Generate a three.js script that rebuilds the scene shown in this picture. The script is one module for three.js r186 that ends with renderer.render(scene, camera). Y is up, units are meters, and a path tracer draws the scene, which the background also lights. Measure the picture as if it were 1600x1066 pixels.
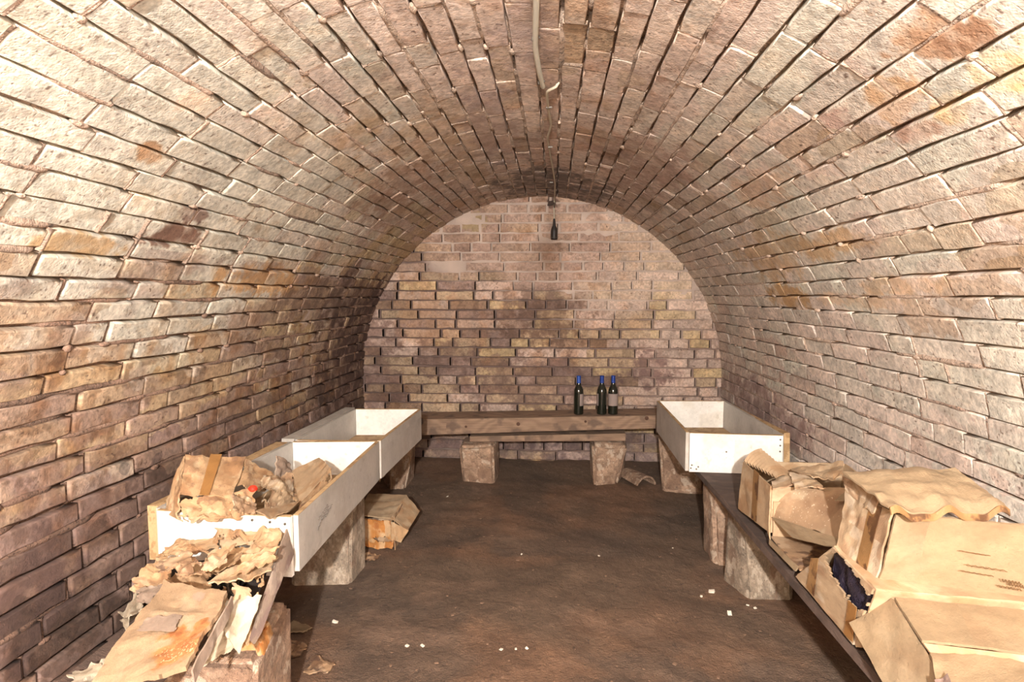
import * as THREE from 'three';
import { mergeGeometries, mergeVertices, toCreasedNormals } from 'three/addons/utils/BufferGeometryUtils.js';

// ---------------------------------------------------------------- camera, light, exposure
const scene = new THREE.Scene();
scene.background = new THREE.Color(0x000000);
const camera = new THREE.PerspectiveCamera(2 * Math.atan(533 / 930) * 180 / Math.PI, 1600 / 1066, 0.05, 30);
camera.rotation.order = 'YXZ';
camera.position.set(0.12, 1.307, 0);
camera.rotation.set(-0.0778, 0.0712, 0);
const renderer = new THREE.WebGLRenderer({ antialias: true });
renderer.toneMapping = THREE.LinearToneMapping;
renderer.toneMappingExposure = 2.15;
renderer.shadowMap.enabled = true;
const BULB = [0.07, 1.67, -0.4], BULB_CD = 1.5;
const BULB2 = [0.07, 1.77, 1.1], BULB2_CD = 30;

// ---------------------------------------------------------------- helpers
const R0 = 1.385, H0 = 0.66, ZB = -4.58, ZF = 2.6, TOTAL = 2 * H0 + Math.PI * R0;
const V = (a, b, c) => (Array.isArray(a) ? new THREE.Vector3(...a) : new THREE.Vector3(a, b, c));
function rng(seed) { let t = seed >>> 0; return () => { t = (t + 0x6D2B79F5) >>> 0; let r = Math.imul(t ^ (t >>> 15), 1 | t); r = (r + Math.imul(r ^ (r >>> 7), 61 | r)) ^ r; return ((r ^ (r >>> 14)) >>> 0) / 4294967296; }; }
const PERM = new Float32Array(65536); { const r = rng(77); for (let i = 0; i < 65536; i++) PERM[i] = r(); }
function vn(x, y, s = 0) {                                    // value noise 0..1
  const xi = Math.floor(x), yi = Math.floor(y); let u = x - xi, v = y - yi; u = u * u * (3 - 2 * u); v = v * v * (3 - 2 * v);
  const h = (a, b) => PERM[((a * 374761 + b * 668265 + s * 9176 + (a * b) * 13) & 65535)];
  const a = h(xi, yi), b = h(xi + 1, yi), c = h(xi, yi + 1), d = h(xi + 1, yi + 1);
  return a + (b - a) * u + (c - a) * v + (a - b - c + d) * u * v;
}
function fbm(x, y, s = 0, o = 3) { let a = 0.5, t = 0, n = 0; for (let i = 0; i < o; i++) { t += a * vn(x, y, s + i * 7); n += a; a *= 0.5; x = x * 2.03 + 3.1; y = y * 2.03 + 1.7; } return t / n; }
function n3(x, y, z, s = 0) { return (fbm(x + z * 0.71, y + 13.1, s, 3) + fbm(y - z * 0.63, z + 5.7, s + 3, 3) + fbm(z + x * 0.37, x + 9.2, s + 5, 3)) / 3 * 2 - 1; }
const mix = (a, b, t) => a + (b - a) * t, cl = (x, a = 0, b = 1) => Math.min(b, Math.max(a, x)), ss = (a, b, x) => { const t = cl((x - a) / (b - a)); return t * t * (3 - 2 * t); };
const mix3 = (a, b, t) => [mix(a[0], b[0], t), mix(a[1], b[1], t), mix(a[2], b[2], t)];
const used = {};
function numbered(n) { const k = used[n] = (used[n] ?? -1) + 1; return k ? n + '_' + String(k).padStart(3, '0') : n; }
function sh(o) { o.castShadow = true; o.receiveShadow = true; return o; }
function tag(o, label, category, group) { o.userData.label = label; o.userData.category = category; if (group) o.userData.group = group; return o; }
function thing(name, label, category, pos = [0, 0, 0], group) { const o = new THREE.Group(); o.name = numbered(name); o.position.set(...pos); scene.add(o); return tag(o, label, category, group); }
function solo(name, geo, mat, label, category, group) { const m = sh(new THREE.Mesh(geo, mat)); m.name = numbered(name); scene.add(m); return tag(m, label, category, group); }
function part(name, geo, mat, parent, label) { const m = sh(new THREE.Mesh(geo, mat)); m.name = name; if (label) m.userData.label = label; parent.add(m); m.position.set(-parent.position.x, -parent.position.y, -parent.position.z); if (parent.isMesh) m.position.set(0, 0, 0); return m; }
function struct(name) { const o = new THREE.Group(); o.name = name; o.userData.kind = 'structure'; scene.add(o); return o; }
function tex(w, h, fn, srgb = true) {
  const d = new Uint8Array(w * h * 4);
  for (let j = 0; j < h; j++) for (let i = 0; i < w; i++) { const c = fn((i + 0.5) / w, (j + 0.5) / h), k = (j * w + i) * 4; d[k] = cl(c[0], 0, 255); d[k + 1] = cl(c[1], 0, 255); d[k + 2] = cl(c[2], 0, 255); d[k + 3] = 255; }
  const t = new THREE.DataTexture(d, w, h, THREE.RGBAFormat); t.magFilter = THREE.LinearFilter; t.minFilter = THREE.LinearMipmapLinearFilter; t.generateMipmaps = true;
  t.wrapS = t.wrapT = THREE.RepeatWrapping; if (srgb) t.colorSpace = THREE.SRGBColorSpace; t.needsUpdate = true; return t;
}
function rep(t, x, y) { const c = t.clone(); c.repeat.set(x, y); c.needsUpdate = true; return c; }
const std = (o) => new THREE.MeshStandardMaterial({ roughness: 0.9, metalness: 0, side: THREE.DoubleSide, ...o });
function geoFrom(pos, uv, idx, nor, col) {
  const g = new THREE.BufferGeometry(); g.setAttribute('position', new THREE.Float32BufferAttribute(pos, 3)); g.setAttribute('uv', new THREE.Float32BufferAttribute(uv, 2));
  if (col) g.setAttribute('color', new THREE.Float32BufferAttribute(col, 3)); g.setIndex(idx);
  if (nor) g.setAttribute('normal', new THREE.Float32BufferAttribute(nor, 3)); else g.computeVertexNormals(); return g;
}

// ---------------------------------------------------------------- brickwork layout
// distance along the vault's section (left floor -> crown -> right floor) of every bed joint, as counted on the walls
const J = [-0.012, 0.062, 0.135, 0.208, 0.280, 0.353, 0.425, 0.503, 0.580, 0.656, 0.728, 0.802, 0.871, 0.941, 1.015, 1.086, 1.162, 1.237, 1.308, 1.380, 1.454, 1.527, 1.600, 1.672, 1.740, 1.811, 1.884, 1.959, 2.030, 2.097,
  2.168, 2.240, 2.311, 2.380, 2.449, 2.518, 2.596, 2.674, 2.745, 2.822, 2.896, 2.970, 3.043, 3.122, 3.194, 3.268, 3.340, 3.404, 3.481, 3.556, 3.631, 3.706, 3.776, 3.843, 3.917, 3.987, 4.059, 4.131, 4.204, 4.275, 4.347, 4.415, 4.491,
  4.562, 4.636, 4.710, 4.783, 4.853, 4.920, 4.994, 5.068, 5.140, 5.214, 5.286, 5.360, 5.432, 5.506, 5.580, 5.653, 5.69];
// one measured head joint (z) in a course, by course index
const ANCH = {};
function anchor(s, z) { let k = 0; while (k < J.length - 2 && J[k + 1] < s) k++; ANCH[k] = z; }
for (const [s, z] of [[1.344, -1.603], [1.270, -1.433], [1.197, -1.440], [1.117, -1.477], [1.018, -1.653], [0.904, -1.812], [0.894, -1.519], [1.451, -1.737], [1.536, -1.613], [1.598, -1.430], [1.657, -1.283], [1.752, -1.342], [1.802, -1.213], [1.874, -1.332], [1.909, -1.212], [1.989, -1.081], [0.760, -1.827], [0.754, -1.526], [3.887, -1.305], [4.016, -1.404], [4.078, -1.516], [4.162, -1.418], [4.238, -1.549], [4.298, -1.682], [4.364, -1.576], [4.444, -1.722], [4.520, -1.809], [4.604, -1.950], [4.678, -1.796], [4.737, -1.647], [4.824, -1.770], [2.359, -1.548], [2.507, -1.519], [2.662, -1.765]]) anchor(s, z);
function wallAt(s, z, d) {                                     // a point d metres in front of the brick faces
  if (s < H0) return [-R0 + d, s, z];
  if (s > TOTAL - H0) return [R0 - d, TOTAL - s, z];
  const a = (s - H0) / R0, r = R0 - d; return [-r * Math.cos(a), H0 + r * Math.sin(a), z];
}
function courseBricks(k, r, z0, z1) {                          // head joints of one course, near to far
  const first = ANCH[k] ?? (-1.3 - 0.15 * (k % 2) - 0.06 * r()); const cuts = []; let z = first;
  while (z < z0) z += 0.302; cuts.push(z);
  while (z > z1) { const q = r(); z -= q < 0.88 ? 0.298 + (r() - 0.5) * 0.03 : 0.152 + (r() - 0.5) * 0.02; cuts.push(z); }
  return cuts;
}
const LAYOUT = []; { const r = rng(5); for (let k = 0; k < J.length - 1; k++) LAYOUT.push(courseBricks(k, r, ZF + 0.2, ZB - 0.03)); }

// ---------------------------------------------------------------- brick colours
const C_PALE = [203, 197, 182], C_GREY = [198, 188, 174], C_PINKPALE = [206, 189, 176], C_PINK = [188, 164, 149], C_OCHRE = [182, 158, 122], C_TAN = [172, 148, 122], C_BROWN = [146, 119, 98], C_MAUVE = [144, 120, 110], C_DARK = [84, 65, 55];
// patches of damp, soot and whitewash seen on the masonry: [s, z, radius s, radius z, colour, strength]
const STAIN_LIST = [
  [1.553, -1.893, 0.048, 0.158, [104, 76, 62], 0.95],
  [1.799, -1.519, 0.047, 0.069, [150, 112, 78], 0.8],
  [1.481, -1.491, 0.038, 0.151, [158, 124, 82], 0.7],
  [1.652, -1.897, 0.030, 0.081, [96, 70, 60], 0.7],
  [1.402, -2.663, 0.088, 0.497, [180, 132, 82], 0.7],
  [1.286, -4.079, 0.205, 0.700, [104, 78, 66], 0.85],
  [1.251, -3.429, 0.172, 0.573, [118, 94, 80], 0.7],
  [0.845, -4.218, 0.443, 0.640, [98, 72, 62], 0.85],
  [1.175, -3.293, 0.073, 0.093, [222, 200, 186], 0.9],
  [1.067, -4.532, 0.450, 0.630, [92, 66, 58], 0.8],
  [1.985, -1.487, 0.050, 0.084, [196, 160, 130], 0.4],
  [0.550, -1.755, 0.148, 0.364, [120, 94, 84], 0.5],
  [0.410, -1.578, 0.169, 0.267, [98, 74, 68], 0.7],
  [0.431, -2.048, 0.143, 0.225, [124, 98, 86], 0.6],
  [0.701, -3.011, 0.139, 0.487, [120, 92, 74], 0.4],
  [3.702, -1.201, 0.075, 0.098, [160, 122, 92], 0.85],
  [3.825, -1.155, 0.046, 0.072, [206, 168, 104], 0.6],
  [3.770, -1.400, 0.067, 0.122, [176, 140, 104], 0.8],
  [3.736, -1.154, 0.043, 0.057, [140, 102, 76], 0.6],
  [3.850, -1.323, 0.040, 0.084, [214, 172, 112], 0.5],
  [3.873, -1.436, 0.034, 0.084, [150, 118, 100], 0.8],
  [3.743, -1.623, 0.039, 0.079, [150, 116, 104], 0.6],
  [4.343, -2.950, 0.063, 0.260, [160, 124, 82], 0.85],
  [4.128, -2.285, 0.058, 0.315, [178, 138, 94], 0.6],
  [4.302, -1.991, 0.037, 0.284, [196, 160, 124], 0.6],
  [4.364, -2.336, 0.038, 0.340, [196, 162, 128], 0.5],
  [4.125, -2.874, 0.138, 0.424, [176, 142, 104], 0.6],
  [5.122, -3.154, 0.086, 0.225, [150, 122, 110], 0.7],
  [5.043, -3.583, 0.153, 0.700, [140, 112, 106], 0.6],
  [5.049, -4.065, 0.219, 0.625, [128, 104, 98], 0.6],
  [3.820, -2.439, 0.085, 0.312, [170, 134, 104], 0.5],
  [2.958, -4.041, 0.450, 0.582, [92, 80, 74], 0.8],
  [2.470, -2.711, 0.370, 0.422, [168, 140, 110], 0.5],
  [2.160, -3.161, 0.215, 0.491, [150, 118, 98], 0.5],
  [3.386, -3.026, 0.278, 0.535, [140, 110, 96], 0.5],
  [2.201, -2.224, 0.108, 0.176, [168, 138, 104], 0.5],
  [2.681, -2.664, 0.132, 0.700, [150, 132, 134], 0.4],
  [1.948, -3.296, 0.157, 0.513, [136, 106, 88], 0.5],
  [2.866, -1.779, 0.111, 0.304, [164, 146, 146], 0.35],
  [3.187, -1.695, 0.102, 0.260, [206, 190, 172], 0.4],
];
function brickTone(s, z, q, q2) {                              // the tone of one brick, drawn from what is common where it stands
  const a = s / TOTAL, far = ss(1.7, 4.4, -z); let w;
  if (s < 0.72) w = s < 0.45 ? [[C_DARK, .74], [C_MAUVE, .16], [C_BROWN, .10]] : [[C_MAUVE, .34], [C_BROWN, .32], [C_DARK, .20], [C_OCHRE, .14]];
  else if (s < 1.12) w = [[C_OCHRE, .30], [C_TAN, .38], [C_BROWN, .12], [C_MAUVE, .12], [C_GREY, .08]];
  else if (s < 1.5) w = far < 0.3 ? [[C_PALE, .34], [C_GREY, .34], [C_TAN, .22], [C_OCHRE, .10]] : [[C_OCHRE, .34], [C_TAN, .34], [C_BROWN, .14], [C_MAUVE, .10], [C_GREY, .08]];
  else if (s < 2.1) w = far < 0.3 ? [[C_PALE, .86], [C_GREY, .14]] : far < 0.65 ? [[C_PALE, .40], [C_PINKPALE, .38], [C_TAN, .22]] : [[C_TAN, .40], [C_PINK, .34], [C_OCHRE, .26]];
  else if (s < 2.5) w = far < 0.25 ? [[C_PALE, .52], [C_PINKPALE, .40], [C_TAN, .08]] : [[C_PINKPALE, .34], [C_PINK, .52], [C_TAN, .14]];
  else if (s < 3.15) w = far < 0.3 ? [[C_PINKPALE, .60], [C_PINK, .28], [C_TAN, .12]] : [[C_PINK, .56], [C_PINKPALE, .24], [C_TAN, .20]];
  else if (s < 3.7) w = far < 0.35 ? [[C_PALE, .40], [C_PINKPALE, .52], [C_PINK, .08]] : [[C_PINKPALE, .40], [C_PINK, .46], [C_TAN, .14]];
  else if (s < 4.35) w = far < 0.5 ? [[C_PALE, .50], [C_PINKPALE, .38], [C_TAN, .12]] : [[C_PINKPALE, .44], [C_GREY, .36], [C_TAN, .20]];
  else if (s < 4.85) w = far < 0.6 ? [[C_PINKPALE, .50], [C_PALE, .46], [C_GREY, .04]] : [[C_PINKPALE, .50], [C_PALE, .32], [C_PINK, .18]];
  else w = [[C_PINKPALE, .74], [C_PALE, .16], [C_PINK, .10]];
  let t = 0; for (const [c, p] of w) { t += p; if (q <= t) return c.map(v => v * (0.93 + 0.14 * q2)); }
  return w[0][0];
}
const GRAIN = tex(1024, 1024, (u, v) => { const x = u * 64, y = v * 64; let n = 0.55 * fbm(x * 0.5, y * 0.5, 3, 3) + 0.45 * fbm(x * 2, y * 2, 11, 3); const p = vn(x * 1.7, y * 1.7, 31); if (p > 0.8) n -= (p - 0.8) * 1.6; const c = 255 * cl(n); return [c, c, c]; }, false);
const ZA = -0.95, LZ = 3.75;                                   // atlas spans z from ZA to ZA - LZ
function surfaceGrain(x, y, c, dirt) {                         // mottling of old brick: pores, smears, flecks (metres)
  const m = fbm(x * 14, y * 14, 41, 3), f = fbm(x * 90, y * 90, 43, 3), g = fbm(x * 5, y * 5, 47, 3);
  let k = 0.84 + 0.26 * m + 0.36 * (f - 0.5); let o = [c[0] * k, c[1] * k, c[2] * k];
  o = mix3(o, [o[0] * 0.78, o[1] * 0.68, o[2] * 0.58], dirt * ss(0.52, 0.74, g * 0.5 + m * 0.5));
  
  const fl = vn(x * 130, y * 130, 61); if (fl > 0.82) o = mix3(o, [74, 54, 44], (fl - 0.82) * 4.4 * ss(0.35, 0.6, vn(x * 17, y * 17, 67)));
  const sm = fbm(x * 26, y * 26, 69, 4); o = mix3(o, [o[0] * 0.74, o[1] * 0.68, o[2] * 0.62], (0.12 + 0.5 * dirt) * ss(0.56, 0.70, sm));
  return o;
}
function stained(o, list, s, z) {
  for (const [cs, cz, rs, rz, col, k] of list) {
    const dx = (z - cz) / rz, dy = (s - cs) / rs; if (Math.abs(dx) > 1.9 || Math.abs(dy) > 1.9) continue;
    const d = Math.hypot(dx, dy) + (fbm(z * 12, s * 12, 71, 4) - 0.5) * 1.5 + (fbm(z * 60, s * 60, 73, 2) - 0.5) * 0.5;
    const t = k * ss(1.08, 0.66, d) * (0.45 + 0.55 * ss(0.3, 0.6, fbm(z * 20, s * 20, 79, 3))); if (t > 0) { const k = 0.55 + 0.45 * (o[0] + o[1] + o[2]) / 480; o = mix3(o, [col[0] * k, col[1] * k, col[2] * k], t); }
  }
  return o;
}
function vaultAtlas(sa, sb, w, h) {
  return tex(w, h, (u, v) => {
    const z0 = ZA - u * LZ, s0 = sa + v * (sb - sa); const wob = 0.004;
    const s = s0 + (vn(z0 * 30, s0 * 30, 5) - 0.5) * wob, z = z0 + (vn(z0 * 30, s0 * 30, 9) - 0.5) * wob;
    let k = 0; while (k < J.length - 2 && J[k + 1] < s) k++;
    const cuts = LAYOUT[k]; let i = 0; while (i < cuts.length - 2 && cuts[i + 1] > z) i++;
    const q = PERM[(k * 911 + i * 5077) & 65535], q2 = PERM[(k * 577 + i * 3313 + 99) & 65535], zc = (cuts[i] + cuts[i + 1]) / 2, sc = (J[k] + J[k + 1]) / 2;
    let c = brickTone(sc + (q2 - 0.5) * 0.25, zc + (PERM[(k * 71 + i * 37) & 65535] - 0.5) * 0.9, q, q2);
    const qf = cl((fbm(z0 * 2.4 + 7, s0 * 3.4, 87, 4) - 0.3) / 0.4); c = mix3(c, brickTone(s + (fbm(z0 * 6, s0 * 6, 89, 3) - .5) * .5, z + (fbm(z0 * 5, s0 * 5, 93, 3) - .5) * 1.6, qf, 0.5), 0.5);
    const low = s < 1.15 ? 0.9 : s < 1.7 ? 0.5 : s < 2.2 ? 0.2 : s < 3.3 ? 0.4 : s < 4.3 ? 0.18 : 0.08;
    if (s < 1.5) { const t = ss(0.50, 0.66, fbm(s0 * 9, z0 * 5, 83, 4)) * (s < 0.95 ? 0.7 : 0.4); c = mix3(c, C_MAUVE, t); }
    const wash = ss(0.56, 0.7, fbm(z0 * 3.1, s0 * 3.1, 19, 4)); if (s > 1.35) c = mix3(c, s < 2.2 ? C_PALE : C_PINKPALE, 0.35 * wash);
    return stained(surfaceGrain(z, s, c, low), STAIN_LIST, s0, z0);
  });
}

// ---------------------------------------------------------------- materials of the masonry
const matOf = (map, a, b, bump = 0.0022) => std({ map, roughness: 0.88, bumpMap: rep(GRAIN, a, b), bumpScale: bump });
const SB1 = J[24], SB2 = J[54];
const MAT_LEFT = matOf(vaultAtlas(-0.02, SB1 + 0.01, 1792, 896), LZ / 0.55, 1.77 / 0.55);
const MAT_CEIL = matOf(vaultAtlas(SB1 - 0.01, SB2 + 0.01, 1792, 1088), LZ / 0.55, 2.2 / 0.55);
const MAT_RIGHT = matOf(vaultAtlas(SB2 - 0.01, 5.71, 1792, 896), LZ / 0.55, 1.8 / 0.55);
const MORTAR_MAP = tex(512, 512, (u, v) => { const x = u * 24, y = v * 24, k = 0.80 + 0.28 * fbm(x, y, 91, 4) - 0.25 * ss(0.7, 0.85, vn(x * 2.3, y * 2.3, 95)); return [236 * k, 222 * k, 208 * k]; });
const MAT_MORTAR = std({ map: MORTAR_MAP, vertexColors: true, roughness: 0.95, bumpMap: rep(GRAIN, 1, 1), bumpScale: 0.004 });

// one brick: a chamfered, slightly chipped block set in a facet frame; U runs along the course, W across it, N into the room
function brickGeo(o, U, W, N, hl, hw, dep, r, uvf, rough = 1) {
  const pos = [], uv = [], nor = [], idx = []; const nU = 4, ch = (0.0022 + r() * 0.002) * rough;
  const tilt = (r() - 0.5) * 0.06, tilt2 = (r() - 0.5) * 0.014, out = (r() - 0.5) * 0.0044 + (r() > 0.93 ? -0.006 : 0);
  const add = (u, w, n, nx) => { const p = [0, 1, 2].map(i => o[i] + U[i] * u + W[i] * w + N[i] * n); pos.push(...p); const q = uvf(u, w); uv.push(...q); const L = Math.hypot(...nx); nor.push(...[0, 1, 2].map(i => (U[i] * nx[0] + W[i] * nx[1] + N[i] * nx[2]) / L)); return pos.length / 3 - 1; };
  const jw = [], top = [], bot = [], ring = (inset, jitter) => { };
  const jit = () => (r() - 0.5) * 0.0045 * rough; const eT = [], eB = [];
  for (let i = 0; i <= nU; i++) { eT.push(jit()); eB.push(jit()); }
  const front = (u, w) => out + tilt * w + tilt2 * u;
  const F = [[], []], M = [[], []], D = [[], []];
  for (let i = 0; i <= nU; i++) {
    const t = i / nU * 2 - 1, endJ = i === 0 || i === nU ? jit() : 0;
    for (const s of [0, 1]) {
      const sg = s ? 1 : -1, e = s ? eT[i] : eB[i]; const eu = i === 0 ? ch : i === nU ? -ch : 0; const chip = r() > 0.9 ? 0.004 * r() : 0;
      const u = t * hl + endJ, w = sg * hw + e; const n = front(u, w);
      F[s].push(add(u + eu * 1.3, w - sg * (ch + chip), n - chip * 0.4, [0, 0, 1]));
      const side = i === 0 ? -1 : i === nU ? 1 : 0;
      M[s].push(add(u, w, n - ch - chip, [side * 0.8, sg, 0.25])); D[s].push(add(u, w, n - dep, [side * 0.8, sg, 0]));
    }
  }
  const quad = (a, b, c, d) => idx.push(a, b, c, a, c, d);
  for (let i = 0; i < nU; i++) { quad(F[0][i], F[0][i + 1], F[1][i + 1], F[1][i]); quad(F[1][i], F[1][i + 1], M[1][i + 1], M[1][i]); quad(M[1][i], M[1][i + 1], D[1][i + 1], D[1][i]); quad(F[0][i + 1], F[0][i], M[0][i], M[0][i + 1]); quad(M[0][i + 1], M[0][i], D[0][i], D[0][i + 1]); }
  for (const i of [0, nU]) { quad(F[0][i], F[1][i], M[1][i], M[0][i]); quad(M[0][i], M[1][i], D[1][i], D[0][i]); }
  return geoFrom(pos, uv, idx, nor);
}
function mortarTone(s, z) {
  const n = fbm(s * 4, z * 4, 111, 3); let c = s < 0.8 ? [0.20, 0.135, 0.11] : s < 1.45 ? [0.34, 0.245, 0.20] : s < 2.3 ? [0.56, 0.46, 0.40] : s < 3.3 ? [0.54, 0.46, 0.40] : s < 4.7 ? [0.62, 0.53, 0.47] : [0.44, 0.36, 0.32];
  const k = 0.75 + 0.5 * n; c = c.map(v => v * k); if (ss(0.55, 0.7, fbm(s * 7, z * 3, 117, 3)) > 0.5 && s < 3.2) c = c.map(v => v * 0.7); return c;
}
// joint filling: how far the mortar lies in front of the brick faces at (s, z)
function jointDepth(s, z, k) {
  const n = fbm(z * 3.2 + k * 17.3, k * 3.7, 121, 2), f = fbm(z * 22, k * 5.1 + s, 127, 2);
  const crown = s > 2.55 && s < 3.2 ? 0.11 : 0, low = s < 1.2 ? 0.03 : 0; const fill = ss(0.50 - crown - low, 0.70 - crown, n);
  return -0.030 + fill * 0.030 + (f - 0.5) * 0.010;
}
function buildVault(name, k0, k1, mat, sa, sb, seed) {
  const g = struct(name), r = rng(seed), list = [];
  for (let k = k0; k < k1; k++) {
    const sl = J[k], sh_ = J[k + 1], sc = (sl + sh_) / 2, hw = (sh_ - sl) / 2 - (sc < 1.5 ? 0.0052 : 0.0036); if (hw < 0.012) continue;
    const o0 = wallAt(sc, 0, 0), oa = wallAt(sc - 0.001, 0, 0), ob = wallAt(sc + 0.001, 0, 0), on = wallAt(sc, 0, 0.01);
    const W = V(ob).sub(V(oa)).normalize().toArray(), N = V(on).sub(V(o0)).normalize().toArray(), U = [0, 0, -1];
    const cuts = LAYOUT[k];
    for (let i = 0; i < cuts.length - 1; i++) {
      const za = Math.min(cuts[i], ZF), zb = Math.max(cuts[i + 1], ZB - 0.02), hl = (za - zb) / 2 - (sc < 1.5 ? 0.0056 : 0.0036); if (hl < 0.02) continue;
      const zc = (za + zb) / 2, o = [o0[0], o0[1], zc];
      const geo = brickGeo(o, U, W, N, hl, hw - (r() < 0.3 ? 0.0022 * r() + 0.001 : 0), 0.034, r, (u, w) => [(ZA - (zc - u)) / LZ, (sc + w - sa) / (sb - sa)], sc < 1.5 ? 1.7 : 1);
      list.push({ geo, d: (za > zSee(sc) - 0.0 && zb > zSee(sc)) ? 99 - zc : -zc });
    }
  }
  list.sort((a, b) => a.d - b.d);
  list.slice(0, 300).forEach((b, i) => part(i ? 'brick_' + String(i).padStart(3, '0') : 'brick', b.geo, mat, g));
  const rest = list.slice(300); if (rest.length) { const m = part('brick_remainder', mergeGeometries(rest.map(b => b.geo)), mat, g); m.userData.kind = 'stuff'; }
  // mortar: a strip for every bed joint, a plug for every head joint, in front of a thick backing
  const geos = [], strip = (fn, n, tag_) => { const pos = [], uv = [], col = [], idx = []; for (let i = 0; i <= n; i++) for (let j = 0; j < 4; j++) { const [s, z, d] = fn(i / n, j / 3); pos.push(...wallAt(s, z, d)); uv.push(z * 3, s * 3); col.push(...mortarTone(s, z)); } for (let i = 0; i < n; i++) for (let j = 0; j < 3; j++) { const a = i * 4 + j; idx.push(a, a + 1, a + 5, a, a + 5, a + 4); } geos.push(geoFrom(pos, uv, idx, null, col)); };
  for (let k = k0; k <= k1; k++) strip((t, u) => { const z = mix(-0.85, ZB - 0.01, t), s = J[k] + (u - 0.5) * 0.024, e = (u < 0.2 || u > 0.8) ? -0.008 : 0; return [s, z, jointDepth(J[k], z, k) + e]; }, 240);
  for (let k = k0; k < k1; k++) for (const zc of LAYOUT[k]) if (zc < -0.85 && zc > ZB) { const dd = (J[k] < 1.45 ? -0.006 : -0.0005) - (J[k] < 1.45 ? 0.007 : 0.004) * r() - (r() > 0.8 ? 0.012 : 0); strip((t, u) => [mix(J[k] + 0.003, J[k + 1] - 0.003, t), zc + (u - 0.5) * 0.022, dd + ((u < 0.2 || u > 0.8) ? -0.008 : 0) + (fbm(zc * 40 + t * 5, k + u, 131, 2) - 0.5) * 0.009], 3); }
  for (let i = 0; i < 70; i++) {                                 // squeezed-out lumps of mortar sitting in the joints
    const k = k0 + 1 + Math.floor(r() * (k1 - k0 - 1)), cs = LAYOUT[k].filter(z => z < -0.9 && z > ZB); if (!cs.length) continue; const z = r() < 0.6 ? cs[Math.floor(r() * cs.length)] : mix(-0.9, ZB, r()), s = J[k] + (r() - 0.5) * 0.006; if (s < 0.1 || s > TOTAL - 0.1) continue;
    const q = new THREE.SphereGeometry(1, 9, 7), P = q.attributes.position, cc = [], tone = mortarTone(s, z).map(v => Math.min(0.8, v * 1.15)), a = 0.010 + 0.016 * r(), b = 0.006 + 0.006 * r(), u2 = [];
    for (let j = 0; j < P.count; j++) { const w = 0.75 + 0.5 * vn(P.getX(j) * 2 + i, P.getY(j) * 2 + P.getZ(j) * 3, 137), w3 = wallAt(s + P.getY(j) * b * w, z + P.getX(j) * a * w, -0.004 + P.getZ(j) * 0.008 * w); P.setXYZ(j, ...w3); cc.push(...tone); u2.push(w3[2] * 3, (s + w3[1]) * 3); }
    q.setAttribute('color', new THREE.Float32BufferAttribute(cc, 3)); q.setAttribute('uv', new THREE.Float32BufferAttribute(u2, 2)); q.computeVertexNormals(); geos.push(q);
  }
  part('mortar', mergeGeometries(geos), MAT_MORTAR, g);
  const pos = [], uv = [], col = [], idx = []; const n = 24; const S0 = J[k0] - (k0 ? 0 : 0.05), S1 = J[k1] + 0.0;
  for (let i = 0; i <= n; i++) { const s = mix(S0, S1, i / n); for (const [z, d] of [[ZF + 0.12, -0.028], [ZB - 0.02, -0.028], [ZB - 0.02, -0.2], [ZF + 0.12, -0.2], [ZF + 0.12, -0.028]]) { pos.push(...wallAt(s, z, d)); uv.push(z * 3, s * 3); col.push(...mortarTone(s, z)); } }
  for (let i = 0; i < n; i++) for (let j = 0; j < 4; j++) { const a = i * 5 + j; idx.push(a, a + 1, a + 6, a, a + 6, a + 5); }
  part('mortar_backing', geoFrom(pos, uv, idx, null, col), MAT_MORTAR, g);
  return g;
}
function zSee(s) { const a = (s - H0) / R0; if (s < H0 || s > TOTAL - H0) return -1.25; return -0.95; }
buildVault('wall_left', 0, 24, MAT_LEFT, -0.02, SB1 + 0.01, 101);
buildVault('ceiling', 24, 54, MAT_CEIL, SB1 - 0.01, SB2 + 0.01, 102);
buildVault('wall_right', 54, J.length - 1, MAT_RIGHT, SB2 - 0.01, 5.71, 103);

// ---------------------------------------------------------------- end wall: brickwork that fades under old plaster towards the top
const BY0 = -0.058, BP = 0.0734, BROWS = 29; const BL = []; { const r = rng(9); for (let k = 0; k < BROWS; k++) { let x = -1.5 - r() * 0.15 + (k % 2) * 0.15; const c = [x]; while (x < 1.5) { x += r() < 0.62 ? 0.302 + (r() - 0.5) * 0.012 : 0.152 + (r() - 0.5) * 0.012; c.push(x); } BL.push(c); } }
const BACK_STAINS = [[1.160, -0.907, 0.271, 0.271, [186, 144, 108], 0.5], [1.111, -0.605, 0.295, 0.295, [176, 138, 112], 0.4], [1.113, 0.040, 0.246, 0.345, [104, 78, 64], 0.75], [0.810, -0.759, 0.148, 0.295, [104, 80, 70], 0.6], [0.616, -0.057, 0.246, 0.640, [108, 84, 76], 0.6], [0.807, -1.269, 0.591, 0.197, [108, 82, 74], 0.6], [0.749, 0.823, 0.148, 0.197, [112, 86, 80], 0.8], [1.750, -0.502, 0.197, 0.295, [140, 112, 100], 0.5], [1.847, -0.477, 0.069, 0.108, [176, 156, 110], 0.6], [1.995, 0.094, 0.049, 0.049, [84, 62, 54], 0.7], [1.505, -0.059, 0.295, 0.443, [188, 158, 140], 0.4], [0.098, -0.714, 0.197, 0.985, [104, 84, 82], 0.6], [0.122, 0.540, 0.197, 0.739, [104, 86, 86], 0.6], [1.606, -1.002, 0.197, 0.246, [150, 120, 100], 0.5]];
const plaster = (x, y) => ss(0.36, 0.66, fbm(x * 3.2 + 4, y * 3.2, 141, 5) * 0.60 + 0.50 * ss(0.95, 1.75, y + 0.22 * x));
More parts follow.
